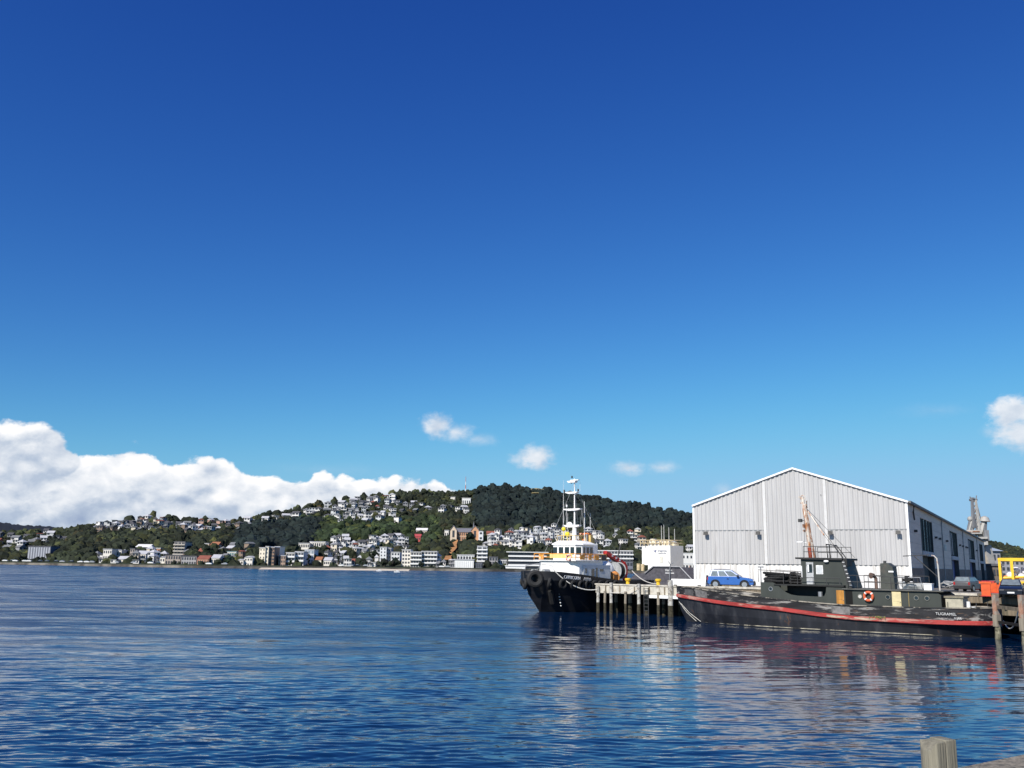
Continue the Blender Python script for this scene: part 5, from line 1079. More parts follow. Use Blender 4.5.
# ------------------------------------------------------------------ the town across the harbour: big blocks first
WARMW = mat('warm_white_wall', (.74, .70, .62), .7, .06, .2); COOLW = mat('cool_white_wall', (.66, .67, .67), .7, .06, .2); TAUPE = mat('taupe_wall', (.36, .31, .27), .8, .1, .3)
SLATEG = mat('slate_grey_wall', (.17, .18, .21), .7, .15, .3); PINK = mat('terracotta_wall', (.50, .26, .17), .8, .12, .3); REDR = mat('red_far_roof', (.25, .085, .055), .8, .15, .3); GRNR = mat('green_grey_roof', (.22, .30, .30), .7, .1, .3)
BALC = mat('white_balcony', (.76, .76, .74), .6, .04, .3)
def block(name, label, px0, px1, pyt, pyb, wallm, roofm, roof='flat', win=None, depth=14, rz=0., over=.3, cat='building'):
    p = hill((px0 + px1) / 2, pyb); HOUSE_RECTS.append((px0 - .5, px1 + .5, pyt - .5, pyb, p[1]))
    base = p[2] - 3.5
    if win:                                # keep the windows on the part that stands above the slope
        zt = at((px0 + px1) / 2, pyt, p[1])[2]
    return blockbox(name, label, cat, px0, px1, pyt, pyb, p[1], depth, wallm, roofm, rz, base, roof, win, over)
B_ = block
B_('apartment_block', 'grey block with vertical pale fins at the far left shore', 27, 49.5, 546.5, 559.5, SLATEG, DKR, win=(1, 9, .42, .80, mat('pale_fin', (.42, .44, .48), .6, .1)))
B_('apartment_block', 'white stepped villa with dark windows above the left shore wall', 102.5, 111, 549.5, 560.5, WARMW, LTR, win=(3, 4, .5, .45, DGL))
B_('apartment_block', 'lower white wing right of the stepped white villa', 111.5, 121, 550.5, 558.5, WARMW, LTR, win=(2, 4, .55, .5, DGL))
B_('beach_house', 'small white gabled boathouse at the foot of the dark bush point', 94.5, 98.5, 557.5, 562.3, WARMW, LTR, 'gable', (1, 1, .4, .5, DGL), 8)
B_('beach_house', 'long low cream house along the left shore road', 117, 127.5, 559.5, 563, CRM, LTR, 'long', (1, 5, .5, .45, DGL), 9)
B_('apartment_block', 'narrow taupe tower house among trees on the left shore', 129.5, 134, 549, 558, TAUPE, DKR, win=(4, 2, .5, .5, DGL), depth=9)
B_('beach_house', 'house with broad curved white roof on the wooded left slope', 137, 148, 547.2, 550.6, TAUPE, WHB, 'long', (1, 4, .6, .5, DGL), 10, over=1.2)
B_('beach_house', 'white house with wide eaves below the curved white roof', 136, 145.5, 554, 559.5, WARMW, LTR, 'long', (2, 4, .5, .45, DGL), 10)
B_('beach_house', 'white house with terracotta lower storey right of the curved white roof', 152, 160, 548.5, 554, PINK, WHB, 'flat', (2, 3, .5, .45, DGL), 10)
B_('beach_house', 'small white cottage left of the tall stepped tower', 159.5, 164.5, 557.5, 563.5, WARMW, LTR, 'gable', (2, 2, .5, .4, DGL), 8)
B_('apartment_tower', 'tall stepped taupe tower with rows of shaded balconies on the left shore', 173.5, 184, 542, 556, mat('light_taupe_wall', (.46, .42, .37), .8, .1, .3), DKR, win=(6, 3, .78, .5, DGL, .9, mat('taupe_balcony', (.42, .39, .34), .8)))
B_('apartment_block', 'wide dark brick base block in front of the stepped taupe tower', 165, 180, 555.5, 564, TAUPE, DKR, win=(3, 6, .6, .6, DGL))
B_('apartment_block', 'grey brown terrace right of the dark brick base block', 181, 196, 556.5, 564.2, mat('mid_grey_wall', (.34, .33, .33), .8), DKR, win=(3, 6, .55, .55, DGL))
B_('beach_house', 'low pink terraced house on the shore below the red roofed house', 197, 208, 559, 564.5, PINK, REDR, 'long', (2, 5, .5, .4, DGL), 10)
B_('beach_house', 'white shore house with grey hip roof right of the pink terrace', 211, 219, 558, 564.6, WARMW, LTR, 'long', (2, 4, .5, .4, DGL), 10)
B_('beach_house', 'orange tiled house on the wooded slope above the pink terrace', 210.5, 218, 544.8, 549, CRM, mat('orange_tile_roof', (.34, .14, .07), .8), 'long', (1, 3, .5, .5, DGL), 10)
B_('beach_house', 'square cream house left of the orange tiled house', 203, 208.5, 543.8, 548.4, CRM, LTR, 'flat', (2, 2, .5, .4, DGL), 8)
B_('beach_house', 'red tiled cottage below the cream square house', 198, 204, 551.6, 555.2, PINK, REDR, 'long', (1, 3, .5, .5, DGL), 8)
B_('apartment_block', 'teal banded white house standing alone before the dark pines', 227, 236, 551.8, 557.2, WARMW, GRNR, win=(2, 4, .75, .45, mat('teal_glass', (.10, .20, .20), .3)))
B_('beach_house', 'smaller white gabled cottage of the pair by the shore below the pines', 237.5, 243, 560, 565.6, WARMW, LTR, 'gable', (2, 2, .5, .35, DGL), 9)
B_('beach_house', 'larger white gabled cottage of the pair by the shore below the pines', 244, 252, 557.5, 565.8, WARMW, LTR, 'gable', (3, 3, .5, .35, DGL), 10)
B_('apartment_tower', 'cream left slab of the twin tower block on the bay', 258.5, 264.5, 548, 565.5, mat('bright_cream_wall', (.78, .70, .55), .7, .05, .2), LTR, win=(6, 2, .3, .4, DGL))
B_('apartment_tower', 'brown glazed middle of the twin tower block on the bay', 268, 273.5, 547.5, 565.6, BRN, LTR, win=(7, 3, .7, .5, DGL))
B_('apartment_tower', 'cream right slab of the twin tower block on the bay', 264.8, 267.7, 546.8, 565.7, mat('bright_cream_wall', (0, 0, 0)), LTR, win=(6, 1, .3, .35, DGL))
B_('apartment_tower', 'slim pale tower just right of the brown glazed tower', 274, 279, 547, 562, WARMW, LTR, win=(6, 2, .5, .5, DGL))
B_('apartment_block', 'brown brick block between the cream towers and white balconies', 278, 285, 556, 565.6, mat('brown_brick_wall', (.36, .26, .20), .8), LTR, win=(4, 3, .5, .5, DGL))
B_('apartment_block', 'white flats with three long balconies right of the brown brick block', 285.5, 294, 553, 565.6, WARMW, LTR, win=(4, 3, .8, .55, DGL, .9, BALC))
B_('apartment_block', 'white flats with banded balconies, right one of the attached pair', 294.6, 303, 552, 565.6, COOLW, LTR, win=(4, 3, .8, .55, DGL, .9, BALC))
B_('apartment_block', 'pale glass fronted block left of the shore pine trees', 304, 313.5, 550, 563, COOLW, LTR, win=(4, 3, .7, .6, mat('pale_blue_glass', (.25, .30, .34), .2)))
B_('apartment_block', 'long white hillside flats above the bay, left wing', 298.5, 309, 543.5, 549.5, WARMW, LTR, win=(2, 6, .6, .5, DGL))
B_('apartment_block', 'long white hillside flats above the bay, right wing', 309.6, 325, 542, 549, WARMW, LTR, win=(2, 7, .6, .5, DGL))
B_('beach_house', 'terracotta roofed house on the shore right of the round pavilion', 315, 321, 560, 564.5, CRM, mat('orange_tile_roof', (0, 0, 0)), 'long', (1, 3, .5, .5, DGL), 10)
B_('beach_house', 'low white hip roofed house left of the sand beach', 323.5, 331, 560.5, 566, WARMW, LTR, 'long', (2, 4, .6, .4, DGL), 10)
B_('apartment_tower', 'tall plain white tower above the sand beach', 379.5, 386, 547.5, 561.5, COOLW, LTR, win=(6, 2, .35, .45, DGL))
B_('apartment_tower', 'grey side slab joined to the tall plain white tower', 386.4, 390.5, 548.5, 561, GREYB, LTR, win=(5, 2, .5, .5, DGL))
B_('apartment_block', 'white terraced flats right of the tall plain white tower', 391, 399.5, 552.5, 562, COOLW, LTR, win=(4, 3, .6, .5, DGL))
B_('apartment_block', 'white corner flats left of the long grid fronted block', 401.5, 410, 550, 566.4, WARMW, LTR, win=(6, 3, .6, .5, DGL))
B_('apartment_block', 'long white grid fronted block with deep balconies, left half', 410.5, 421, 552.3, 567, WARMW, LTR, win=(5, 4, .8, .62, DGL, .8, BALC))
B_('apartment_block', 'long white grid fronted block with deep balconies, right half', 421.4, 436.5, 551.7, 566, WARMW, LTR, win=(5, 5, .8, .62, DGL, .8, BALC))
B_('baths_hall', 'white waterfront baths hall with upright white piers', 454.5, 473.5, 559.8, 569.8, WHITE, LTR, win=(1, 9, .12, .7, mat('pier_shadow_glass', (.40, .42, .44), .5)), over=.5)
B_('apartment_block', 'grey and white upper storey block behind the baths hall', 457, 474, 555.2, 562, COOLW, LTR, win=(2, 6, .65, .5, DGL))
B_('apartment_tower', 'white tower with dark balconies right of the baths hall', 477, 486.8, 546.5, 564, COOLW, LTR, win=(6, 2, .82, .5, DGL, .8, BALC))
B_('apartment_block', 'dark glazed block at the foot of the white balcony tower', 475, 482, 563, 569.5, SLATEG, DKR, win=(2, 4, .7, .6, DGL))
B_('apartment_block', 'grey framed block with dark glass between tower and big terrace building', 489, 497.5, 557.3, 568, mat('mid_grey_wall', (0, 0, 0)), DKR, win=(4, 3, .72, .65, DGL))
B_('apartment_block', 'low white block left of the big terraced building', 498.5, 507, 559.5, 566, COOLW, DKR, win=(2, 4, .6, .5, DGL))
big = B_('terrace_building', 'big waterfront building with thin flat roof and long dark terraces', 508.5, 546, 552.5, 569.5, mat('dark_terrace_glass', (.10, .11, .13), .3, .2), BALC, win=(5, 1, .98, .52, DGL, .8, BALC), depth=22, over=1.6)
B_('boat_shed', 'long low white shed in front of the big terraced building', 504.5, 525.5, 566.2, 571, WHITE, BALC, win=(1, 7, .15, .5, mat('pier_shadow_glass', (0, 0, 0))), over=.4)
B_('apartment_block', 'long grey apartment block with white bands behind the red crane', 596, 633, 551, 566, mat('mid_grey_wall', (0, 0, 0)), BALC, win=(5, 12, .7, .55, DGL, .7, BALC), depth=18)
B_('apartment_block', 'dark glazed lower block behind the red crane and hose drum', 614, 633, 561.5, 574, SLATEG, DKR, win=(3, 6, .7, .5, DGL), depth=18)
B_('apartment_block', 'white office block in the gap between plant box and shed', 682, 697, 553.6, 563.5, WHB, BALC, win=(2, 4, .42, .35, DGL), depth=18)
B_('apartment_block', 'grey white office block just right of the plant box', 672, 681.5, 553.8, 570, COOLW, BALC, win=(4, 3, .7, .5, DGL), depth=18)
B_('apartment_block', 'pale low block at the waterline left of the shed corner', 682, 699, 563.8, 571, WHB, BALC, win=(2, 5, .6, .45, DGL), depth=12)
# round pavilion on the sea wall
p_ = gz(303, 567.8, 0); d_ = p_[1] - 4
t_ = thing('pavilion', 'low round white pavilion built out on the sea wall of the bay', 'pavilion', (p_[0], d_ + 6, 0))
r0 = 11 * d_ / FPX; MB().tube([(0, 0, -1), (0, 0, 1.6)], r0 * .95, 24).build('base', mat('mid_grey_wall', (0, 0, 0)), t_)
MB().tube([(0, 0, 1.61), (0, 0, 2.5)], r0 * .8, 24).build('window_band', DGL, t_); MB().tube([(0, 0, 2.51), (0, 0, 3.0), (0, 0, 3.4)], [r0 * 1.02, r0 * .98, r0 * .3], 24).build('roof', WARMW, t_)

# the brick monastery on its bluff
p_ = hill(464, 541.5); d_ = p_[1]; S_ = d_ / FPX; HOUSE_RECTS.append((450, 482, 526, 541, d_))
BRK = mat('orange_brick', (.52, .29, .17), .8, .15, .3); BRKP = mat('pale_brick_trim', (.62, .50, .38), .8, .1, .3)
mon = thing('monastery', 'large gabled brick monastery on the bluff above the orange bank', 'monastery', (p_[0], d_, p_[2] - 4), 0)
H = 4 + 9 * S_
bx(-12.5 * S_, 14 * S_, 0, 12, 0, H).build('wall', BRK, mon)
MB().prism([(-.4, H + .01), (12.4, H + .01), (6, H + 4.2 * S_)], 'x', -12.5 * S_, 14 * S_).build('roof', mat('slate_roof', (.16, .16, .18), .6), mon)
for x0, x1, m_ in ((-13.5 * S_, -7.2 * S_, BRKP), (7 * S_, 14.6 * S_, BRK)):
    w_ = bx(x0, x1, -3.5, 10, 0, H + 1.2).build('gable_wing', m_, mon)
    MB().prism([(x0, H + 1.21), (x1, H + 1.21), ((x0 + x1) / 2, H + 1.2 + 4.6 * S_)], 'y', -3.5, 10).build('gable', m_, w_)
    for s in (-1, 1):
        xa = x0 - .3 if s < 0 else x1 + .3; xm = (x0 + x1) / 2
        MB().add([(xa, y, H + 1.1 + q) for y in (-3.9, 10.3) for q in (0, .5)] + [(xm, y, H + 1.25 + 4.6 * S_ + q) for y in (-3.9, 10.3) for q in (0, .5)], [(0, 1, 5, 4), (2, 3, 7, 6), (0, 2, 6, 4), (1, 3, 7, 5), (0, 1, 3, 2), (4, 5, 7, 6)]).build('gable_roof', mat('slate_roof', (0, 0, 0)), w_)
    bx((x0 + x1) / 2 - .9, (x0 + x1) / 2 + .9, -3.62, -3.51, H - 4.2, H + 1.2).build('tall_window', DGL, w_)
for i in range(7):
    for z in (1.2, 4.9): bx(-6.3 * S_ + i * 1.95 * S_, -5.4 * S_ + i * 1.95 * S_, -.12, -.01, 4 + z, 4 + z + 2.1).build('window', DGL, mon)
bx(-6.8 * S_, 6.6 * S_, -.3, -.01, 4 + 3.9, 4 + 4.3).build('string_course', BRKP, mon)
MB().tube([(9 * S_, 5, H + 3), (9 * S_, 5, H + 9)], [.9, .1], 6).build('spirelet', mat('slate_roof', (0, 0, 0)), mon)
B_('annexe', 'narrow white annexe at the right end of the brick monastery', 478.5, 483, 531, 541.5, COOLW, DKR, 'gable', (3, 1, .5, .4, DGL), 10)
B_('villa', 'reddish brick villa right of the brick monastery', 486.5, 494, 533.5, 540, PINK, REDR, 'long', (2, 3, .4, .4, DGL), 10)
B_('villa', 'white boxy house left of the brick monastery', 444.5, 448.5, 530.5, 535.5, WARMW, LTR, 'flat', (1, 2, .5, .4, DGL), 8)
B_('villa', 'long white roofed villa on the green slope left of the monastery', 416, 427, 530.3, 533.6, TAUPE, WHB, 'long', (1, 4, .5, .4, DGL), 10)
B_('villa', 'red roofed house group member on the green slope, above the grid block', 413, 420.5, 536.5, 541.5, mat('red_house_wall', (.45, .09, .08), .8, .15), mat('crimson_roof', (.42, .07, .07), .7), 'long', (2, 4, .5, .4, DGL), 10)
B_('villa', 'large white modern house just under the right end of the ridge', 462, 470.5, 498.3, 504, WHB, WHB, 'flat', (1, 4, .5, .4, DGL), 12)
B_('villa', 'white flat roofed house on the ridge left of the large modern house', 449.5, 455, 497.2, 500, WARMW, LTR, 'flat', (1, 3, .5, .4, DGL), 9)
# orange clay bank below it
mb = MB(); L_ = [(457.5, 541.5, 2.2), (457, 543.5, 2.0), (455.6, 545.5, 3.2), (455, 547.5, 2.6), (453.4, 550, 4.2), (452.4, 552.5, 3.0), (451, 555, 4.0), (450.2, 557.5, 3.4), (449, 560, 5.2), (447.5, 563, 5.6)]
for px, py, w_ in L_:
    for s in (-1, 1):
        p = hill(px + s * w_ * .6, py); mb.v.append((p[0] + random.uniform(-1, 1), p[1] - 2.2, p[2] + 2.2))
mb.f = [(2 * i, 2 * i + 1, 2 * i + 3, 2 * i + 2) for i in range(len(L_) - 1)]; mb.m = [0] * (len(L_) - 1)
struct('clay_bank', mb, mat('orange_clay', (.40, .19, .07), .95, .25, .3, dirt=(.12, .11, .05), dirt_lo=.58, dirt_hi=.68, dirt_scale=.25))
for px, py, w_ in L_: HOUSE_RECTS.append((px - w_ * .62 - .4, px + w_ * .62 + .4, py - 1.6, py + 3.6, 2000))
p_ = hill(465.5, 494); z1 = at(465.5, 476.5, p_[1])[2] - p_[2]
t_ = thing('radio_mast', 'slender red and white lattice radio mast on the ridge', 'mast', p_ - np.array([0, 0, 2]))
for i in range(5): MB().tube([(0, 0, z1 * i / 5), (0, 0, z1 * (i + 1) / 5 + 2 * (i == 4))], [.75 - .11 * i, .64 - .11 * i], 4).build('section', WHITE if i % 2 else mat('mast_red', (.50, .16, .13), .7), t_)

# ------------------------------------------------------------------ houses, each one a thing of its own
WALLS = {'white': mat('house_white', (.72, .70, .66), .7, .05, .2), 'cream': mat('house_cream', (.62, .55, .43), .7, .06, .2), 'grey': mat('house_grey', (.27, .27, .28), .8, .1, .2),
         'pale grey': mat('house_pale_grey', (.52, .53, .53), .8, .06, .2), 'brown': mat('house_brown', (.27, .20, .15), .8, .1, .2), 'pink': mat('house_pink', (.52, .34, .27), .8, .1, .2)}
ROOFS = {'grey': mat('house_roof_mid', (.18, .185, .19), .8, .12, .2), 'dark': mat('house_roof_dark', (.08, .08, .085), .8, .2, .2), 'pale': LTR, 'red': REDR}
HOUSES = []
def house(px, py, w, st, roof, wc, rc, rz, dm=1.0):
    p = hill(px, py); S_ = p[1] / FPX; W_ = w * S_; D_ = max(6.5, W_ * random.uniform(.65, .95)) * dm; H_ = st * 2.6 - .2
    t_ = thing('house', '', 'house', (p[0], p[1] + 1, p[2] - 2.2), rz)
    mb = MB().box(-W_ / 2, W_ / 2, -D_ / 2, D_ / 2, 0, H_ + 2.2)
    nw = max(2, int(W_ / 2.6))
    for f_ in range(st):
        z = 2.2 + f_ * 2.55 + .85
        for j in range(nw):
            if random.random() < .2: continue
            x = -W_ / 2 + (j + .5) * W_ / nw; ww = W_ / nw * random.uniform(.28, .42); mb.box(x - ww, x + ww, -D_ / 2 - .06, -D_ / 2 - .005, z, z + 1.35, 1)
        for j in (-.25, .25):
            for s in (-1, 1): mb.box(s * W_ / 2 + (.005 if s > 0 else -.06), s * W_ / 2 + (.06 if s > 0 else -.005), D_ * j - .7, D_ * j + .7, z, z + 1.3, 1)
    if random.random() < .35 and st > 1: mb.box(-W_ / 2, W_ / 2, -D_ / 2 - 1.2, -D_ / 2 - .07, 2.2 + 2.7, 2.2 + 3.0)
    mb.build('wall', [WALLS[wc], DGL], t_, smooth=False)
    z = H_ + 2.21; e_ = .45; mb = MB()
    if roof == 'flat': mb.box(-W_ / 2 - e_, W_ / 2 + e_, -D_ / 2 - e_, D_ / 2 + e_, z, z + .35)
    elif roof == 'gable': mb.prism([(-W_ / 2 - e_, z), (W_ / 2 + e_, z), (0, z + W_ * .30)], 'y', -D_ / 2 - e_, D_ / 2 + e_)
    elif roof == 'long': mb.prism([(-D_ / 2 - e_, z), (D_ / 2 + e_, z), (0, z + D_ * .30)], 'x', -W_ / 2 - e_, W_ / 2 + e_)
    else:
        r = max(.1, W_ / 2 - D_ / 2); A_, B2 = W_ / 2 + e_, D_ / 2 + e_
        mb.add([(-A_, -B2, z), (A_, -B2, z), (A_, B2, z), (-A_, B2, z), (-r, 0, z + D_ * .30), (r, 0, z + D_ * .30)], [(0, 1, 2, 3), (0, 1, 5, 4), (1, 2, 5), (2, 3, 4, 5), (3, 0, 4)])
    mb.build('roof', ROOFS[rc], t_, smooth=False)
    hpx = (H_ + 1.8) / S_; HOUSE_RECTS.append((px - w / 2 - .6, px + w / 2 + .6, py - hpx, py - .8, p[1]))
    return t_
TAKEN = []
def cluster(place, x0, x1, ylo, yhi, n, wr=(5, 9), pal='wwwcgp', gap=.75, stor=(1, 1, 2, 2), roofs=('hip', 'hip', 'long', 'gable', 'flat')):
    got = 0
    for k_ in range(n * 60):
        if got >= n: break
        px = random.uniform(x0, x1); yl, yh = ylo(px), yhi(px); py = random.uniform(yl, yh); w = random.uniform(*wr) * .82; st = random.choice(stor)
        if any(a_ < px < b_ and c_ - 1 < py - 2 < d_ + 2 for a_, b_, c_, d_, _ in HOUSE_RECTS if d_ - c_ > 0 and (b_ - a_) > 0 and (a_, b_, c_, d_, _) in BIGR): continue
        if any(abs(px - q[0]) < (w + q[2]) * .5 * gap and abs(py - q[1]) < 2.9 for q in TAKEN): continue
        TAKEN.append((px, py, w)); got += 1
        wc = {'w': 'white', 'c': 'cream', 'g': 'grey', 'p': 'pale grey', 'b': 'brown', 'k': 'pink'}[random.choice(pal)]
        rc = random.choice(('grey', 'grey', 'dark', 'pale', 'pale', 'red' if random.random() < .3 else 'dark')); rf = random.choice(roofs)
        t_ = house(px, py, w, st, rf, wc, rc, random.uniform(-.5, .5))
        HOUSES.append((t_, place, px, wc, rc, rf, st))
BIGR = set(HOUSE_RECTS)
ry = lambda px: lerp(px, RIDGE); sy = lambda px: lerp(px, SHORE)
cluster('on the left headland top', 94, 168, lambda x: ry(x) + 2.0, lambda x: 533.5, 42, (4, 7.5), 'wwgpbc')
cluster('on the headland top right part', 168, 240, lambda x: ry(x) + 1.8, lambda x: 533, 24, (4.5, 8), 'wgpbkk')
cluster('on the far left slope', -4, 66, lambda x: max(ry(x) + 1.5, 534), lambda x: 545 if x > 24 else 554, 22, (5, 9), 'wgpg', roofs=('long', 'hip', 'flat'))
cluster('low on the left shore', 96, 166, lambda x: 556, lambda x: sy(x) - 2.5, 12, (5, 9), 'wwcg')
cluster('low among shore trees', 180, 256, lambda x: 548, lambda x: sy(x) - 2.5, 10, (4.5, 8), 'wcbk')
cluster('along skyline under the cloud', 244, 330, lambda x: ry(x) + 2.0, lambda x: ry(x) + 8.5, 20, (5, 9), 'wwpg')
cluster('on upper slope under the cloud', 326, 398, lambda x: ry(x) + 2.5, lambda x: 523, 48, (4, 8), 'wwwpg')
cluster('under the flat bushy hilltop', 398, 472, lambda x: 504, lambda x: 514, 14, (4.5, 8.5), 'wpgg', roofs=('long', 'hip', 'flat'))
cluster('beside the sand beach', 326, 378, lambda x: 541 + abs(x - 350) * .12, lambda x: sy(x) - 2.5, 40, (4, 8), 'wwwcp', .66)
cluster('above the white tower', 366, 408, lambda x: 541, lambda x: 551, 18, (5, 8), 'wwwcp', .7)
cluster('left of the white baths hall', 436, 456, lambda x: 563, lambda x: sy(x) - 2.5, 5, (4.5, 7), 'wgb')
cluster('crowding right of the brick monastery', 486, 566, lambda x: max(529, 541 - (x - 486) * .22), lambda x: 549, 56, (4.5, 8), 'wwwwcp', .66, (1, 2, 2, 3), ('gable', 'gable', 'hip', 'flat'))
cluster('behind the white tug mast', 566, 644, lambda x: 534, lambda x: 551, 26, (5.5, 9), 'wwwcp', .7, (1, 2, 2), ('gable', 'hip', 'flat'))
cluster('in the gap beside the shed', 646, 698, lambda x: 545, lambda x: 554, 14, (5, 8), 'wwp', .7)
fam = {}
for h in HOUSES: fam.setdefault((h[1], h[3], h[4], 'tall' if h[6] == 3 else 'low' if h[6] == 1 else ''), []).append(h)
for (place, wc, rc, tl), hs in fam.items():
    hs.sort(key=lambda h: h[2])
    d = ' '.join(x for x in (tl, wc) if x)
    for i, h in enumerate(hs):
        if len(hs) == 1: l_ = f'the one {d} {rc}-roofed house {place}'
        elif i == len(hs) - 1 and i > 1: l_ = f'rightmost of {d} {rc}-roofed houses {place}'
        else: l_ = f'{ORD[i]} from left of {d} {rc}-roofed houses {place}' if i else f'leftmost of {d} {rc}-roofed houses {place}'
        h[0]['label'] = l_; h[0]['group'] = 'houses ' + place

# ------------------------------------------------------------------ shore road: sea wall, beach, parked cars, trees
mb = MB(); P = [gz(x, sy(x) + .1, 0) for x in np.arange(-300, 700, 6.)]
mb.v = [tuple((p[0], p[1] - .6 + dy, z)) for p in P for dy, z in ((0, -1), (0, 1.35), (1.0, 1.35), (1.0, -1))]
mb.f = [(4 * i + j, 4 * i + 4 + j, 4 * i + 4 + (j + 1) % 4, 4 * i + (j + 1) % 4) for i in range(len(P) - 1) for j in range(4)]; mb.m = [0] * len(mb.f)
t_ = mb.build('sea_wall', mat('dark_sea_wall', (.20, .18, .15), .9, .3, .1, dirt=(.07, .06, .05), dirt_lo=.45, dirt_hi=.6, dirt_scale=.06)); tag(t_, 'long low stone sea wall along the whole far shore', 'wall')
mb = MB(); P = [gz(x, sy(x) + .55, 0) for x in np.arange(262, 412, 4.)]
for i, p in enumerate(P): mb.v += [(p[0], p[1] - 9, -.3), (p[0], p[1] - 2.5, .75), (p[0], p[1] + 1, .85)]
mb.f = [(3 * i + j, 3 * i + 3 + j, 3 * i + 4 + j, 3 * i + 1 + j) for i in range(len(P) - 1) for j in (0, 1)]; mb.m = [0] * len(mb.f)
struct('beach', mb, mat('pale_sand', (.58, .50, .38), .9, .1, .1))
for px, py, w_, l_ in ((260, 567.6, 3, 'left white dinghy moored off the cream twin towers'), (265.5, 567.7, 3, 'right white dinghy moored off the cream twin towers'), (379, 571.2, 4, 'small white boat lying off the end of the sand beach'), (397, 572.4, 3.5, 'small white boat off the corner flats')):
    p = gz(px, py, 0); t_ = thing('moored_boat', l_, 'boat', (p[0], p[1], 0), .3); t_.scale = (.55, .55, .55)
    hull([(-2.2, 2.4, [(-2.2, .05), (0, .7), (2.4, .6)], [(-3, -.2), (3, -.2)]), (-2.8, 2.6, [(-2.8, .05), (-1, .9), (2.6, .8)], [(-3, 1.0), (3, .8)])], n=10, close_top=True).build('hull', WHITE, t_)
    bx(-.6, 1.2, -.55, .55, .85, 1.7).build('cabin', WHITE, t_)
CARC = {'white': WHITE, 'silver': mat('silver_car_paint', (.42, .42, .43), .3, .05, metal=.3), 'dark': mat('black_car_paint', (0, 0, 0)), 'red': REDP}
cars = []
for px in (2, 8, 13, 21, 26, 37, 44, 53, 60, 68, 77, 84, 90, 113, 131, 149, 156, 206, 222, 340, 349, 357, 366, 440, 446):
    p = gz(px + random.uniform(-1.5, 1.5), sy(px), 0); cn = random.choice(('white', 'silver', 'silver', 'dark'))
    t_ = thing('distant_car', '', 'car', (p[0], p[1] + 4, 2.0), random.choice((0, math.pi)) + random.uniform(-.05, .05))
    t_.scale = (.78, .9, .9)
    MB().prism([(-2.2, .3), (-2.2, .95), (-1.5, 1.0), (1.0, 1.0), (2.1, .8), (2.2, .3)], 'y', -.85, .85).build('body', CARC[cn], t_)
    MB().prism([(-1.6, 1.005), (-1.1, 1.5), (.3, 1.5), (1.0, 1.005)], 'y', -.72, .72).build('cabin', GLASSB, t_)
    cars.append((t_, cn, px))
for cn in CARC:
    for lo, hi, pl in ((0, 100, 'on the far left shore road'), (100, 240, 'on the shore road before the left towers'), (240, 500, 'on the road by the sand beach and baths')):
        cs = [c for c in cars if c[1] == cn and lo <= c[2] < hi]
        for i, c in enumerate(cs):
            c[0]['label'] = f'only distant {cn} car parked {pl}' if len(cs) == 1 else f'{ORD[i]} distant {cn} car from the left {pl}'; c[0]['group'] = 'cars parked along the far shore'
def shore_tree(px, py, w, h, tint, label, dy=-3.):
    p = hill(px, py); Y = p[1] + dy; q = at(px, py, Y); S_ = Y / FPX; R0 = w * S_ / 2; Hh = h * S_
    t_ = thing('shore_tree', label, 'tree', (q[0], Y, q[2] - 1))
    MB().tube([(0, 0, 0), (.1, 0, Hh * .6)], [.45, .2], 6).build('trunk', mat('bark', (.10, .075, .05), .9), t_)
    sp = []
    for i in range(16):
        a_ = random.uniform(0, 6.28); r_ = R0 * random.uniform(0, .75); z = 1 + Hh * random.uniform(.3, .95)
        k_ = .75 if h > w * 1.3 else 1; taper = 1 - .6 * max(0, (z / Hh - .5)) * (1.6 if h > w * 1.3 else .8)
        sp.append((np.array([r_ * math.cos(a_) * taper, r_ * math.sin(a_) * taper, z]), R0 * random.uniform(.28, .46) * k_, 1., tuple(c * random.uniform(.7, 1.3) for c in tint)))
    o = crowns('crown', sp); o.parent = t_
DG = (.011, .016, .010); MG = (.02, .03, .014)
for a_ in ((262.8, 566, 4, 7, DG, 'dark narrow shore pine before the cream twin tower block'), (290, 566, 5, 5, DG, 'dark bushy shore tree before the white balcony flats'), (308, 565, 6, 11, DG, 'tall dark shore pine right of the banded white flats'),
           (296.5, 566, 5, 6, DG, 'round dark shore tree left of the round pavilion'), (338, 566, 5, 15, DG, 'tall dark columnar pine at the left of the beach houses'), (343, 565, 5, 10, MG, 'mid green shore tree just right of the columnar pine'), (364, 566, 9, 6, DG, 'wide dark shore tree behind the sand beach'),
           (384, 566.5, 9, 6, DG, 'dark round shore tree below the tall plain white tower'), (393.5, 567, 11, 7, DG, 'wide dark shore tree before the white terraced flats'), (374, 560, 7, 9, DG, 'dark tree left of the tall plain white tower'), (421, 568, 6, 6, DG, 'dark shore tree before the grid fronted block'), (441, 569, 5, 6, DG, 'dark shore tree left of the white baths hall'),
           (115, 563, 6, 6, DG, 'dark shore tree by the stepped white villa'), (131, 564, 6, 5, DG, 'low dark shore tree right of the long cream house'), (150, 564, 9, 6, DG, 'wide dark shore tree left of the small white cottage'), (207, 557, 13, 9, DG, 'big dark tree above the pink terrace'), (230, 565, 12, 7, DG, 'wide dark shore tree left of the gabled cottages'), (256, 564, 5, 6, DG, 'dark tree between gabled cottages and cream towers'),
           (470, 541, 10, 8, DG, 'dark round tree before the monastery front'), (502, 571, 8, 5, DG, 'dark shore tree before the big terraced building'), (316, 556, 10, 8, MG, 'green tree behind the terracotta roofed shore house')):
    shore_tree(*a_)

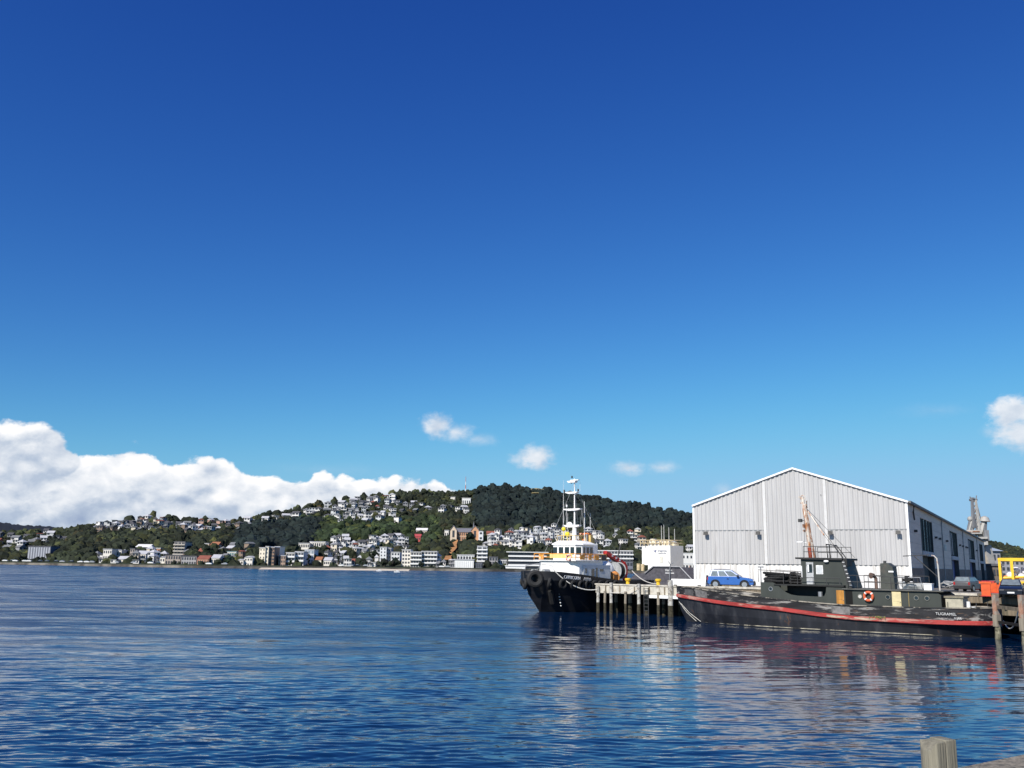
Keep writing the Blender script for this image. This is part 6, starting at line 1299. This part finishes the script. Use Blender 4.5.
# woodland over the slopes: uncounted crowns, sparser where houses stand
spots = []; R2 = np.random.default_rng(3); RECT = [r for r in HOUSE_RECTS]
sumx = 0
while len(spots) < 17500:
    px = R2.uniform(-60, 1120); s0, s1 = sy(px), ry(px)
    if px > 705 and px < 970 and R2.random() < .9: continue
    py = s0 - 1.5 - (s0 - 1.5 - s1 + .6) * R2.random() ** .9
    if any(a_ < px < b_ and c_ < py - 1.2 < d_ for a_, b_, c_, d_, _ in RECT): continue
    near = any(abs(px - (a_ + b_) / 2) < (b_ - a_) * .9 and 0 < py - d_ < 5.5 for a_, b_, c_, d_, _ in RECT)
    if near and R2.random() < .45: continue
    if 528 < px < 545 and py < 492: continue
    if 340 < px < 410 and py > sy(px) - 6: continue
    if py > s0 - 5 and R2.random() < .5: continue
    p = hill(px, py)
    pine = 1 if (px > 474 and py < 530) or (236 < px < 320 and 522 < py < 552 and px + (py - 540) * 1.2 < 312) else 0
    green = 1 if (300 < px < 440 and 518 < py < 545) else 0
    n_ = .5 + .5 * math.sin(px * .09 + py * .21) * math.sin(py * .17 - px * .05)
    if pine: c = np.array([.0085, .0135, .0125]) * (.7 + .8 * n_)  # blue raised in the pine tint in place of haze
    elif green: c = np.array([.017, .026, .0115]) * (.7 + .7 * n_)
    else: c = np.array([.016, .0205, .0115]) * (.6 + .8 * n_)
    if not pine:
        m_ = math.sin(px * .31 + 2 * math.sin(py * .4)) * math.sin(py * .55 + px * .13)
        if m_ > .55: c = c * np.array([1.7, 1.65, 1.3])
        if R2.random() < .12: c = c * np.array([2.0, 1.7, 1.2])
        if R2.random() < .04: c = c * np.array([1.8, 1.3, 1.0])
    c = c * R2.uniform(.65, 1.35)
    r = (1.3 + 3.0 * R2.random() ** 1.8) * (1.15 if pine else 1.) * (.8 if near else 1)
    spots.append((np.array([p[0], p[1], p[2] + r * .25]), r, R2.uniform(.85, 1.35), tuple(c)))
o = crowns('woodland', spots); tag(o, 'dark evergreen woodland covering the hills across the harbour', 'woodland', None, 'stuff')
mb = MB(); xs = np.linspace(526, 549, 12)
for x in xs:
    for f_ in (0., .5, 1.):
        p = hill(x, ry(x) + .3 + f_ * 5); mb.v.append((p[0], p[1] - 2, p[2] + 2.5 * math.sin((x - 526) / 23 * math.pi)))
mb.f = [(3 * i + j, 3 * i + 3 + j, 3 * i + 4 + j, 3 * i + 1 + j) for i in range(11) for j in (0, 1)]; mb.m = [0] * 22
struct('grass_summit', mb, mat('dry_grass', (.26, .22, .10), .95, .25, .05, dirt=(.08, .08, .04), dirt_lo=.55, dirt_hi=.65, dirt_scale=.05))
